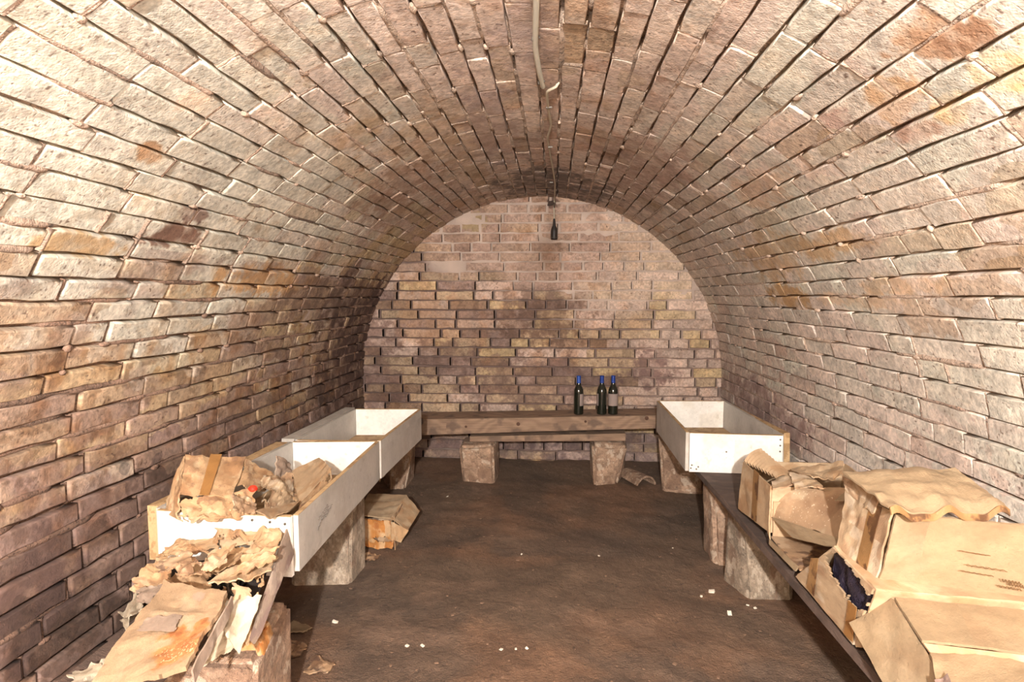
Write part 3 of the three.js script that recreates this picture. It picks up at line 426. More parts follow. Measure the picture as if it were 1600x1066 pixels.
{ // chewed near corner and pencil scrawl on the aisle side
  for (const [u, v, l, a] of [[0.10, 0.60, 0.05, 0.1], [0.11, 0.50, 0.07, 0.12], [0.13, 0.56, 0.04, 0.1], [0.09, 0.42, 0.03, 0.15], [0.17, 0.50, 0.03, 0.1]]) { const pts = []; for (let i = 0; i <= 10; i++) { const t = i / 10, z = -1.755 - (u + 0.07 + l * t * 2) * 0.935, x = -0.690 - 0.0235 * (u + l * t * 2) + 0.0172; pts.push([x, 0.44 + 0.18 * (v + a * t) + 0.004 * Math.sin(i * 2.4 + u * 50), z]); } part('pencil_scrawl', tube(pts, 0.0009, 30, 5), std({ color: 0x77706a, roughness: 0.8 }), bx2side, 'grey pencil marks'); }
  part('wooden_rail', hexa([[-1.175, 0.44, -2.65], [-1.115, 0.44, -2.65], [-1.148, 0.44, -1.80], [-1.20, 0.44, -1.80], [-1.172, 0.622, -2.65], [-1.116, 0.622, -2.65], [-1.160, 0.622, -1.80], [-1.200, 0.622, -1.80]], 0.08, { amp: 0.001, round: 0.003, seed: 66 }), M_EDGE, bx2, 'pale wooden rail along the wall side');
}
const bx3 = drawerBox('drawer_box', 'empty white drawer box standing alone at the far end of the right bench', [[0.795, -2.985], [1.238, -2.962], [1.214, -3.890], [0.800, -3.865]], 0.424, 0.620, { seed: 71, frontDrop: 0, frontMat: M_WHITE, outerMat: M_WHITE_AGED, innerMat: M_WHITE_AGED, screws: [[0.02, 0.10], [0.03, 0.18], [0.08, 0.08], [0.97, 0.9], [0.97, 0.75], [0.97, 0.6], [0.10, 0.14], [0.62, 0.4], [0.6, 0.36], [0.4, 0.55]] });
part('wooden_rail', hexa([[1.242, 0.424, -3.89], [1.262, 0.424, -3.89], [1.278, 0.424, -2.955], [1.250, 0.424, -2.955], [1.225, 0.612, -3.89], [1.25, 0.612, -3.89], [1.272, 0.632, -2.955], [1.244, 0.632, -2.955]], 0.08, { amp: 0.001, round: 0.003, seed: 76 }), M_EDGE, bx3, 'pale wooden rail along the wall side');

// ---------------------------------------------------------------- bottles on the beam
{
  const prof = [[0, 0], [.030, 0], [.0335, .003], [.0345, .008], [.0345, .155], [.033, .172], [.027, .190], [.019, .206], [.0145, .222], [.0138, .262], [.0150, .263], [.0150, .270], [.0125, .272], [.0115, .272]].map(p => new THREE.Vector2(...p));
  const glass = new THREE.MeshPhysicalMaterial({ color: 0x1b1d16, roughness: 0.12, metalness: 0, clearcoat: 0.6, side: THREE.DoubleSide });
  const cap = std({ color: 0x2c4f9e, roughness: 0.35, metalness: 0.2 }), cap2 = std({ color: 0x1d3a86, roughness: 0.35, metalness: 0.2 });
  const label = std({ color: 0x8d7d76, roughness: 0.85, bumpMap: rep(GRAIN, 1, 1), bumpScale: 0.001 });
  [[[0.294, 0.463, -4.191], 'dark wine bottle with a blue cap standing alone on the beam, left of the pair', cap, 0.2], [[0.456, 0.466, -4.188], 'left one of the two dark wine bottles standing side by side on the beam', cap2, 1.9], [[0.535, 0.467, -4.189], 'right one of the two dark wine bottles standing side by side on the beam', cap2, 4.1]].forEach(([p, lab, cm, rot]) => {
    const t = thing('wine_bottle', lab, 'bottle', p, 'wine bottles on the end beam');
    const add = (n, g, m, l) => { const q = sh(new THREE.Mesh(g, m)); q.name = n; if (l) q.userData.label = l; t.add(q); };
    add('bottle_glass', new THREE.LatheGeometry(prof, 28), glass);
    add('capsule', new THREE.LatheGeometry([[.0147, .222], [.0142, .262], [.0155, .264], [.0155, .2735], [0, .2745]].map(q => new THREE.Vector2(...q)), 24), cm, 'blue foil capsule');
    const lg = new THREE.CylinderGeometry(.0349, .0349, .085, 28, 1, true, rot, 3.6); lg.translate(0, .105, 0); add('paper_label', lg, label, 'faded paper label');
  });
}
// curved roof tile on the floor
{
  const g = []; const n = 14, m = 8, pos = [], uv = [], idx = []; const L = 0.20, r0 = 0.062, r1 = 0.075;
  for (const [rr, fl] of [[0, 0], [0.011, 1]]) for (let j = 0; j <= m; j++) for (let i = 0; i <= n; i++) { const a = Math.PI * (0.08 + 0.84 * i / n), r = mix(r0, r1, j / m) - rr; pos.push(-Math.cos(a) * r, Math.sin(a) * r - 0.01, (j / m - 0.5) * L + 0.004 * (vn(i, j, 3) - .5)); uv.push(i / n, j / m); }
  const S = (n + 1) * (m + 1); for (let j = 0; j < m; j++) for (let i = 0; i < n; i++) { const a = j * (n + 1) + i; idx.push(a, a + 1, a + n + 2, a, a + n + 2, a + n + 1, S + a, S + a + n + 2, S + a + 1, S + a, S + a + n + 1, S + a + n + 2); }
  for (let i = 0; i < n; i++) for (const j of [0, m]) { const a = j * (n + 1) + i; idx.push(a, a + 1, S + a + 1, a, S + a + 1, S + a); } for (let j = 0; j < m; j++) for (const i of [0, n]) { const a = j * (n + 1) + i, b = a + n + 1; idx.push(a, b, S + b, a, S + b, S + a); }
  const t = solo('roof_tile', toCreasedNormals(geoFrom(pos, uv, idx), 0.6), M_STONE, 'curved half-round roof tile lying on the floor beside the rounded stone', 'roof tile'); t.position.set(0.69, 0.022, -4.08); t.rotation.set(0.06, 0.5, -0.1); t.scale.setScalar(1.12);
}

// ---------------------------------------------------------------- lamp, pipe and cable on the vault
{
  const M_PIPE = std({ color: 0xcfcbbb, roughness: 0.5, bumpMap: rep(GRAIN, 1, 4), bumpScale: 0.0008 }), M_CABLE = std({ color: 0xb7ad98, roughness: 0.6 }), M_BLACK = std({ color: 0x2b2522, roughness: 0.5 });
  const top = (x, z, d = 0.012) => [x, H0 + Math.sqrt((R0 - d) ** 2 - x * x), z];
  const pipe = solo('conduit_pipe', tube([top(0.075, 0.9), top(0.07, -0.5), top(0.064, -1.2), top(0.072, -1.49), top(0.060, -1.8), top(0.066, -2.0), top(0.075, -2.16, 0.006)], 0.0085, 90, 10), M_PIPE, 'pale conduit pipe running along the crown of the vault', 'pipe');
  for (const z of [-0.9, -1.75, -2.1]) { const g = new THREE.TorusGeometry(0.0105, 0.0022, 8, 20, Math.PI * 1.2); const p = top(z < -2 ? 0.071 : 0.063, z, 0.012); g.translate(...p); part('clip', g, M_STEEL, pipe); }
  const cb = solo('ceiling_cable', tube([top(0.135, -2.135, -0.012), top(0.120, -2.14, 0.012), top(0.090, -2.18, 0.018), top(0.092, -2.40, 0.012), top(0.100, -2.62, 0.010), top(0.084, -2.82, 0.012), top(0.086, -2.98, 0.007), top(0.098, -3.30, 0.01), top(0.110, -3.62, 0.012), top(0.118, -4.0, 0.008), top(0.116, -4.45, 0.012), [0.114, 2.015, -4.555], [0.112, 1.95, -4.565], [0.114, 1.875, -4.562]], 0.0052, 200, 8), M_CABLE, 'thin grey cable running from the conduit pipe to the end wall and down it', 'cable');
  for (const z of [-2.36, -2.98, -3.9]) { const g = new THREE.BoxGeometry(0.022, 0.006, 0.008); g.translate(...top(0.095, z, 0.016)); part('clip', g, M_STEEL, cb); }
  const sk = thing('cable_socket', 'black lamp socket dangling at the end of the cable on the end wall', 'socket', [0.114, 1.72, -4.545]);
  part('socket_body', (() => { const g = new THREE.LatheGeometry([[0, 0], [.022, 0], [.026, .008], [.026, .06], [.022, .085], [.012, .105], [.008, .155], [0, .158]].map(q => new THREE.Vector2(...q)), 20); g.translate(0.114, 1.72, -4.545); return g; })(), M_BLACK, sk);
  part('socket_rim', (() => { const g = new THREE.TorusGeometry(0.0255, 0.003, 8, 24); g.rotateX(Math.PI / 2); g.translate(0.114, 1.735, -4.545); return g; })(), M_STEEL, sk);
  const M_RUST = std({ color: 0x3d2c24, roughness: 0.8 });
  const st = thing('wall_hook', 'rusty iron hook where the cable meets the end wall at the crown', 'hook', [0.095, 1.99, -4.57]);
  part('hook_plate', hexa([[0.060, 1.975, -4.585], [0.125, 1.985, -4.585], [0.128, 1.985, -4.572], [0.060, 1.975, -4.572], [0.068, 2.012, -4.585], [0.125, 2.02, -4.585], [0.125, 2.02, -4.572], [0.068, 2.012, -4.572]], 0.01, { amp: 0.002, round: 0.004, seed: 3 }), M_RUST, st);
  part('hook_pin', tube([[0.112, 2.0, -4.575], [0.112, 1.995, -4.553], [0.114, 1.965, -4.550], [0.116, 1.96, -4.558]], 0.004, 20, 6), M_RUST, st);
  for (const [P, cd, lab] of [[BULB, BULB_CD, 'bare glowing bulb hanging from the conduit just in front of the camera'], [BULB2, BULB2_CD, 'bare glowing bulb hanging from the conduit behind the camera']]) {
    if (!cd) continue; const t = thing('light_bulb', lab, 'bulb', P);
    const warm = new THREE.Color(1.0, 0.972, 0.935);
    part('glass_bulb', (() => { const g = new THREE.SphereGeometry(0.03, 24, 16); g.translate(...P); return g; })(), new THREE.MeshStandardMaterial({ color: 0xffffff, emissive: warm, emissiveIntensity: 6 }), t);
    part('lamp_holder', (() => { const g = new THREE.CylinderGeometry(0.017, 0.02, 0.06, 20); g.translate(P[0], P[1] + 0.058, P[2]); return g; })(), M_BLACK, t);
    part('flex', tube([[P[0], P[1] + 0.08, P[2]], [P[0] + 0.004, P[1] + 0.17, P[2]], [P[0], 2.03, P[2]]], 0.004, 20, 6), M_BLACK, t);
    const L = new THREE.PointLight(warm, cd, 0, 2); L.position.set(P[0], P[1], P[2]); L.castShadow = true; L.shadow.radius = 1.6; L.shadow.mapSize.set(2048, 2048); L.shadow.bias = -0.0008; L.name = 'bulb_light'; scene.add(L);
  }
}

// ---------------------------------------------------------------- cartons on the right bench
const M_DARKPLASTIC = std({ color: 0x2a2430, roughness: 0.32, bumpMap: rep(GRAIN, 2, 2), bumpScale: 0.004 });
const q4 = (t, name, a, b, c, d, m, o = {}, label) => part(name, sheet(a, b, c, d, o), m, t, label);
{ // A: farthest, with corrugated flap
  const TL = [0.868, 0.651, -2.356], TR = [0.868, 0.651, -2.058], BR = [0.868, 0.487, -2.061], BL = [0.868, 0.446, -2.401];
  const dx = (p, x) => [p[0] + x, p[1], p[2]];
  const t = thing('carton', 'small open carton farthest along the right bench, its corrugated flap bent up', 'cardboard carton', [1.0, 0.47, -2.2]);
  q4(t, 'side_panel', TL, TR, BR, BL, M_CARD, { amp: 0.003, seed: 2, th: 0.005 });
  q4(t, 'front_panel', TR, dx(TR, 0.36), dx(BR, 0.36), BR, M_CARD, { amp: 0.003, seed: 3, th: 0.005 });
  q4(t, 'back_panel', dx(TL, 0.38), TL, BL, dx(BL, 0.38), M_CARD, { amp: 0.003, seed: 4, th: 0.005 });
  q4(t, 'side_panel', dx(TR, 0.36), dx(TL, 0.38), dx(BL, 0.38), dx(BR, 0.36), M_CARD, { amp: 0.004, seed: 5, th: 0.005 });
  q4(t, 'base_panel', addP(BL, [0, .02, 0]), addP(BR, [0, .02, 0]), dx(addP(BR, [0, .02, 0]), 0.36), dx(addP(BL, [0, .02, 0]), 0.38), M_CARD_ROT, { amp: 0.002, seed: 6 });
  q4(t, 'tape_strip', [0.860, 0.663, -2.219], [0.860, 0.663, -2.163], [0.860, 0.479, -2.173], [0.860, 0.472, -2.230], M_TAPE_OLD, { amp: 0.0008, seed: 7, th: 0.001, nu: 6 }, 'brown stained tape');
  // corrugated inside of the flap
  const F0 = TL, F1 = [0.875, 0.688, -2.045], F2 = [0.965, 0.678, -2.146], F3 = [0.955, 0.684, -2.421];
  q4(t, 'corrugated_flap', F0, F1, F2, F3, M_CARD, { nu: 120, nv: 6, amp: 0.001, th: 0.002, seed: 8, curl: (u, v) => 0.0075 * Math.sin(u * 2 * Math.PI * 10) + 0.012 * Math.sin(v * 3) - 0.02 * u * v }, 'flap with its corrugation bare');
  q4(t, 'folded_flap', [0.881, 0.655, -2.100], [0.963, 0.668, -2.140], [0.925, 0.669, -2.020], [0.852, 0.656, -2.000], M_CARD_DUSTY, { amp: 0.004, seed: 9, nu: 12, nv: 8 });
  q4(t, 'folded_flap', [0.986, 0.674, -2.200], [1.208, 0.674, -2.280], [1.101, 0.687, -2.060], [0.991, 0.686, -2.040], M_CARD, { amp: 0.010, seed: 10, bulge: 0.02 });
  q4(t, 'folded_flap', [0.938, 0.689, -2.100], [1.021, 0.675, -2.120], [0.999, 0.677, -1.960], [0.894, 0.682, -1.950], M_CARD_DUSTY, { amp: 0.006, seed: 12, tear: 0.01 });
}
{ // B: torn open, dusty top
  const t = thing('carton', 'dusty torn carton whose lid sags over a dark opening, middle of the right bench', 'cardboard carton', [1.0, 0.47, -1.9]);
  const A = [0.880, 0.637, -2.115], Bp = [1.144, 0.675, -1.940], C = [0.909, 0.643, -1.620], D = [0.868, 0.528, -2.071];
  q4(t, 'lid', A, Bp, C, D, M_CARD_SPECK, { nu: 36, nv: 30, amp: 0.006, seed: 14, th: 0.005, bulge: 0.012, tear: 0.012, holes: [[.99, .55, .06, .12]] });
  q4(t, 'lid_flap', [0.868, 0.541, -2.072], [0.909, 0.643, -1.620], [0.872, 0.629, -1.608], [0.862, 0.554, -1.846], M_CARD_PALE, { nu: 24, nv: 8, amp: 0.004, seed: 15, tear: 0.006 });
  q4(t, 'torn_flap', [1.053, 0.680, -1.930], [1.130, 0.689, -1.920], [1.020, 0.673, -1.860], [0.986, 0.670, -1.860], M_CARD_PALE, { nu: 14, nv: 10, amp: 0.003, seed: 16 });
  q4(t, 'side_panel', [0.872, 0.639, -2.093], [0.870, 0.526, -2.076], [0.870, 0.459, -2.051], [0.872, 0.479, -2.090], M_CARD, { nu: 8, nv: 8, amp: 0.002, seed: 17 });
  q4(t, 'base_panel', [0.865, 0.480, -2.04], [0.865, 0.478, -1.80], [1.24, 0.478, -1.80], [1.24, 0.480, -2.04], M_CARD_ROT, { amp: 0.003, seed: 18, th: 0.006 });
  q4(t, 'bottom_flap', [0.868, 0.465, -2.052], [0.868, 0.480, -1.811], [0.864, 0.460, -1.823], [0.864, 0.450, -2.046], M_CARD_PALE, { nu: 14, nv: 4, amp: 0.002, seed: 19, th: 0.005 });
  q4(t, 'inner_panel', [1.05, 0.480, -2.04], [1.05, 0.480, -1.66], [1.06, 0.60, -1.66], [1.06, 0.62, -2.04], M_CARD_ROT, { amp: 0.004, seed: 20 });
  q4(t, 'far_panel', [0.872, 0.478, -2.045], [1.24, 0.478, -2.045], [1.24, 0.60, -2.045], [0.872, 0.60, -2.045], M_CARD, { amp: 0.003, seed: 21 });
}
{ // E: lower carton with the hole and black film
  const t = thing('carton', 'carton under the largest one, a ragged hole in its aisle side showing black film', 'cardboard carton', [1.0, 0.47, -1.6]);
  const TL = [0.868, 0.635, -1.596], TR = [0.868, 0.625, -1.391], BR = [0.866, 0.443, -1.466], BL = [0.866, 0.447, -1.817];
  q4(t, 'side_panel', TL, TR, BR, BL, M_CARD_DUSTY, { nu: 56, nv: 44, amp: 0.003, seed: 24, th: 0.006, holes: [[.24, .14, .20, .17], [.52, .24, .28, .20], [.80, .30, .22, .24]] });
  q4(t, 'front_panel', TR, addP(TR, [0.48, -0.02, 0.03]), addP(BR, [0.48, 0, 0.03]), BR, M_CARD, { amp: 0.004, seed: 25, th: 0.005 });
  q4(t, 'top_panel', addP(TL, [0, -.004, 0]), addP(TL, [0.46, -.01, 0]), addP(TR, [0.48, -0.024, 0.03]), addP(TR, [0, -.004, 0]), M_CARD, { amp: 0.004, seed: 26, th: 0.005 });
  q4(t, 'back_panel', BL, addP(BL, [0.46, 0, 0]), addP(TL, [0.46, -.01, 0]), TL, M_CARD, { amp: 0.003, seed: 27, th: 0.005 });
  q4(t, 'tape_strip', [0.856, 0.555, -1.707], [0.856, 0.577, -1.659], [0.856, 0.457, -1.677], [0.856, 0.459, -1.724], M_TAPE_OLD, { amp: 0.0008, seed: 28, th: 0.001, nu: 6 }, 'brown stained tape');
  q4(t, 'tape_strip', [0.856, 0.547, -1.486], [0.856, 0.549, -1.445], [0.855, 0.456, -1.457], [0.855, 0.453, -1.499], M_TAPE, { amp: 0.0008, seed: 29, th: 0.001, nu: 6 }, 'orange brown tape');
  solo('black_film', sheet([0.882, 0.612, -1.632], [0.882, 0.611, -1.406], [0.884, 0.479, -1.456], [0.884, 0.446, -1.637], { nu: 30, nv: 26, amp: 0.010, folds: 8, seed: 31, th: 0.001 }), M_DARKPLASTIC, 'crumpled black plastic film inside the hole of the lower right carton', 'plastic film');
}
{ // C: the large pale carton
  const t = thing('carton', 'largest carton on the right bench, pale broad face and a crumpled lid', 'cardboard carton', [1.1, 0.6, -1.5]);
  const TL = [0.900, 0.811, -1.388], BL = [0.900, 0.598, -1.451], BR = [1.333, 0.580, -1.390], TR = [1.293, 0.794, -1.360], SL = [0.905, 0.784, -1.611], SB = [0.880, 0.621, -1.603], K1 = addP([0.930, 0.803, -1.546], [0, 0, 0]);
  const cf = q4(t, 'front_panel', TL, TR, BR, BL, M_CARD_PALE, { nu: 44, nv: 30, amp: 0.004, seed: 34, th: 0.006, bulge: 0.02, tear: 0.006 });
  q4(t, 'side_panel', SL, TL, BL, SB, M_CARD_DUSTY, { nu: 24, nv: 26, amp: 0.004, seed: 35, th: 0.005 });
  q4(t, 'tape_strip', lerpP(SL, TL, .56).map((v, i) => i ? v : v - .005), lerpP(SL, TL, .80).map((v, i) => i ? v : v - .005), lerpP(SB, BL, .80).map((v, i) => i ? v : v - .007), lerpP(SB, BL, .56).map((v, i) => i ? v : v - .007), M_TAPE_OLD, { amp: 0.001, seed: 36, th: 0.0012, nu: 8, nv: 24 }, 'brown stained tape');
  const wave = u => 0.010 * Math.sin(u * 14 + 1.0) + 0.004 * Math.sin(u * 29);
  q4(t, 'lid', [0.858, 0.850, -1.550], [1.138, 0.863, -1.560], [1.150, 0.816, -1.392], [0.862, 0.826, -1.345], M_CARD_PALE, { nu: 54, nv: 34, amp: 0.007, folds: 6, seed: 37, th: 0.005, bulge: -0.07, tear: 0, lift: (u, v) => ss(0.45, 1, v) * wave(u) });
  q4(t, 'lid_edge', [0.861, 0.828, -1.343], [1.149, 0.818, -1.390], [1.147, 0.805, -1.384], [0.862, 0.813, -1.336], M_TAPE_OLD, { nu: 54, nv: 4, amp: 0.002, seed: 38, th: 0.003, lift: u => wave(u) }, 'brown tape along the wavy edge');
  q4(t, 'side_flap', [0.910, 0.814, -1.660], [0.893, 0.837, -1.420], [0.895, 0.773, -1.463], [0.900, 0.784, -1.600], M_CARD_DUSTY, { nu: 20, nv: 10, amp: 0.006, seed: 39, tear: 0.01 });
  q4(t, 'back_panel', addP(SL, [0.02, 0.02, -0.02]), addP(SL, [0.24, 0.01, -0.02]), addP(SB, [0.24, 0, 0]), SB, M_CARD, { amp: 0.004, seed: 40 });
  for (const [x0, y0, x1, y1] of [[1492, 855, 1545, 863], [1500, 872, 1580, 880], [1490, 886, 1560, 889], [1556, 905, 1590, 900], [1548, 912, 1596, 908], [1562, 918, 1590, 925]]) { }
  const R2 = rng(88); // pen scrawls on the broad face
  for (const [u0, v0, len, w] of [[.38, .52, .20, .010], [.36, .60, .16, .006], [.56, .66, .10, .02], [.55, .74, .12, .014], [.60, .70, .08, .02], [.34, .36, .15, .002]]) { const pts = []; for (let i = 0; i <= 22; i++) { const a = i / 22, u = u0 + len * a, v = v0 + 0.02 * a + w * Math.sin(i * 1.7 + u0 * 40); const p = lerpP(lerpP(TL, TR, u), lerpP(BL, BR, u), v); pts.push([p[0], p[1], p[2] + 0.02 * 4 * u * (1 - u) * v * (1 - v) * 4 + 0.004]); } part('pen_scrawl', tube(pts, 0.0011, 80, 5), M_TAPE_OLD, cf, 'faded brown pen scrawl'); }
}
{ // D: the nearest, flattened
  const t = thing('carton', 'flattened pale carton nearest on the right bench, one flap hanging over the edge', 'cardboard carton', [1.0, 0.5, -1.25]);
  const P0 = [0.908, 0.603, -1.385], P1 = [0.845, 0.508, -1.444], P2 = [0.835, 0.463, -1.252], P3 = [0.875, 0.560, -1.135];
  q4(t, 'hanging_flap', P1, P0, P3, P2, M_CARD_PALE, { nu: 24, nv: 28, amp: 0.003, seed: 44, th: 0.006 });
  const Q1 = [1.316, 0.584, -1.370], Q2 = [1.201, 0.564, -1.230], Q3 = [0.881, 0.590, -1.235];
  q4(t, 'top_panel', P0, Q1, Q2, Q3, M_CARD_PALE, { nu: 40, nv: 18, amp: 0.003, seed: 45, th: 0.006 });
  q4(t, 'folded_edge', Q3, Q2, [1.198, 0.545, -1.225], [0.896, 0.567, -1.225], M_CARD, { nu: 30, nv: 6, amp: 0.0015, seed: 46, th: 0.006 });
  q4(t, 'lower_panel', [0.881, 0.579, -1.210], [1.210, 0.550, -1.240], [1.045, 0.574, -1.020], [0.798, 0.561, -1.020], M_CARD_PALE, { nu: 24, nv: 18, amp: 0.006, seed: 47, th: 0.006 });
  q4(t, 'rolled_tab', [0.845, 0.574, -1.130], [0.871, 0.585, -1.135], [0.858, 0.584, -1.100], [0.832, 0.570, -1.100], M_CARD_GREY, { nu: 10, nv: 10, amp: 0.004, seed: 48, bulge: 0.012 });
  q4(t, 'base_panel', [0.87, 0.478, -1.44], [1.36, 0.478, -1.44], [1.36, 0.478, -1.0], [0.87, 0.478, -1.0], M_CARD_ROT, { amp: 0.003, seed: 49 });
}

// ---------------------------------------------------------------- left drawer box: what lies in it
{
  const t = thing('carton', 'crumpled carton with a brown tape strip rising out of the left drawer box', 'cardboard carton', [-1.0, 0.55, -1.95]);
  const TL = [-1.120, 0.765, -1.884], TR = [-0.985, 0.723, -2.038], BR = [-0.905, 0.650, -1.787], BL = [-1.045, 0.686, -1.739], FL = [-1.135, 0.605, -1.795];
  q4(t, 'lid', TL, TR, BR, BL, M_CARD_DAMP, { nu: 34, nv: 24, amp: 0.007, seed: 54, th: 0.005, tear: 0.008 });
  q4(t, 'side_panel', TL, BL, [-1.045, 0.609, -1.725], FL, M_CARD_DAMP, { nu: 18, nv: 20, amp: 0.007, seed: 55, th: 0.005 });
  q4(t, 'tape_strip', lerpP(TL, TR, .42).map((v, i) => v + [0.001, 0.010, 0.008][i]), lerpP(TL, TR, .60).map((v, i) => v + [0.001, 0.010, 0.008][i]), lerpP(BL, BR, .58).map((v, i) => v + [0.001, 0.010, 0.008][i]), lerpP(BL, BR, .40).map((v, i) => v + [0.001, 0.010, 0.008][i]), M_TAPE, { amp: 0.003, seed: 56, th: 0.001, nu: 8, nv: 18 }, 'yellow brown tape');
  q4(t, 'front_panel', BL, BR, [-0.860, 0.622, -1.705], [-1.020, 0.607, -1.680], M_CARD_DAMP, { nu: 40, nv: 22, amp: 0.015, folds: 9, seed: 57, th: 0.004, tear: 0.02, holes: [[.12, .9, .10, .25], [.95, .4, .08, .3]] });
  q4(t, 'front_panel', lerpP(BL, BR, .3), [-0.860, 0.665, -1.857], [-0.800, 0.614, -1.729], [-0.950, 0.614, -1.679], M_CARD_DAMP, { nu: 36, nv: 20, amp: 0.014, folds: 9, seed: 58, th: 0.004, tear: 0.02, holes: [[.9, .9, .15, .2]] });
  q4(t, 'torn_flap', [-0.985, 0.723, -2.020], [-0.930, 0.623, -2.135], [-0.900, 0.610, -1.985], [-0.945, 0.668, -1.876], M_CARD_DAMP, { nu: 22, nv: 20, amp: 0.009, folds: 7, seed: 59, tear: 0.015 });
  q4(t, 'hanging_shred', [-1.165, 0.572, -1.811], [-1.020, 0.519, -1.857], [-1.000, 0.495, -1.822], [-1.160, 0.467, -1.836], M_CARD_DAMP, { nu: 36, nv: 18, amp: 0.012, folds: 8, seed: 60, tear: 0.02, holes: [[.35, .6, .2, .4], [.75, .75, .16, .3]] });
}
{
  const t = thing('torn_cardboard', 'shredded grey brown cardboard in the middle of the left drawer box', 'cardboard', [-0.9, 0.55, -2.1]);
  q4(t, 'shred', [-0.930, 0.665, -2.015], [-0.900, 0.617, -2.223], [-0.800, 0.550, -2.017], [-0.800, 0.617, -1.786], M_CARD_DUSTY, { nu: 32, nv: 30, amp: 0.018, folds: 9, seed: 64, tear: 0.03, holes: [[.12, .55, .12, .25]] });
  q4(t, 'shred', [-0.930, 0.612, -2.187], [-0.880, 0.572, -2.270], [-0.800, 0.544, -2.060], [-0.840, 0.580, -1.945], M_CARD_DAMP, { nu: 24, nv: 24, amp: 0.015, folds: 8, seed: 65, tear: 0.02 });
  q4(t, 'shred', [-0.945, 0.691, -2.181], [-0.940, 0.641, -2.261], [-0.880, 0.554, -2.197], [-0.920, 0.596, -2.082], M_CARD_GREY, { nu: 18, nv: 24, amp: 0.010, folds: 6, seed: 67, tear: 0.006 });
  q4(t, 'shred', [-0.880, 0.699, -1.724], [-0.860, 0.648, -1.839], [-0.800, 0.617, -1.753], [-0.830, 0.654, -1.653], M_CARD_DUSTY, { nu: 26, nv: 20, amp: 0.012, folds: 8, seed: 68, tear: 0.02 });
  q4(t, 'shred', [-0.800, 0.635, -1.738], [-0.760, 0.586, -1.971], [-0.720, 0.616, -1.795], [-0.720, 0.643, -1.660], M_CARD, { nu: 16, nv: 10, amp: 0.004, seed: 69 });
}
{
  const t = thing('carton', 'smooth small carton with a rounded open end, deep in the left drawer box', 'cardboard carton', [-0.82, 0.55, -2.3]);
  const A = [-0.905, 0.612, -2.222], Bp = [-0.880, 0.611, -2.428], C = [-0.765, 0.610, -2.274], D = [-0.765, 0.572, -1.971];
  q4(t, 'lid', A, Bp, C, D, M_CARD, { nu: 24, nv: 20, amp: 0.004, seed: 72, th: 0.005, bulge: 0.03 });
  q4(t, 'side_panel', D, C, [-0.728, 0.593, -2.182], [-0.728, 0.586, -1.888], M_CARD_DAMP, { nu: 26, nv: 10, amp: 0.006, seed: 73, th: 0.004, bulge: 0.015, holes: [[.88, .5, .09, .3]] });
  q4(t, 'back_panel', Bp, A, [-0.905, 0.47, A[2]], [-0.88, 0.47, Bp[2]], M_CARD, { nu: 10, nv: 10, amp: 0.003, seed: 74 });
}
{ const g = new THREE.SphereGeometry(0.0135, 22, 14); g.scale(1.1, 0.85, 1); const p = [-0.865, 0.671, -1.846]; g.translate(...p); const m = solo('red_cap', g, std({ color: 0xd8341f, roughness: 0.4 }), 'bright red plastic cap showing in the torn carton in the left drawer box', 'cap'); const rim = new THREE.TorusGeometry(0.0135, 0.0024, 8, 26); rim.rotateX(1.2); rim.translate(...p); part('rim', rim, std({ color: 0xc02a18, roughness: 0.45 }), m); }

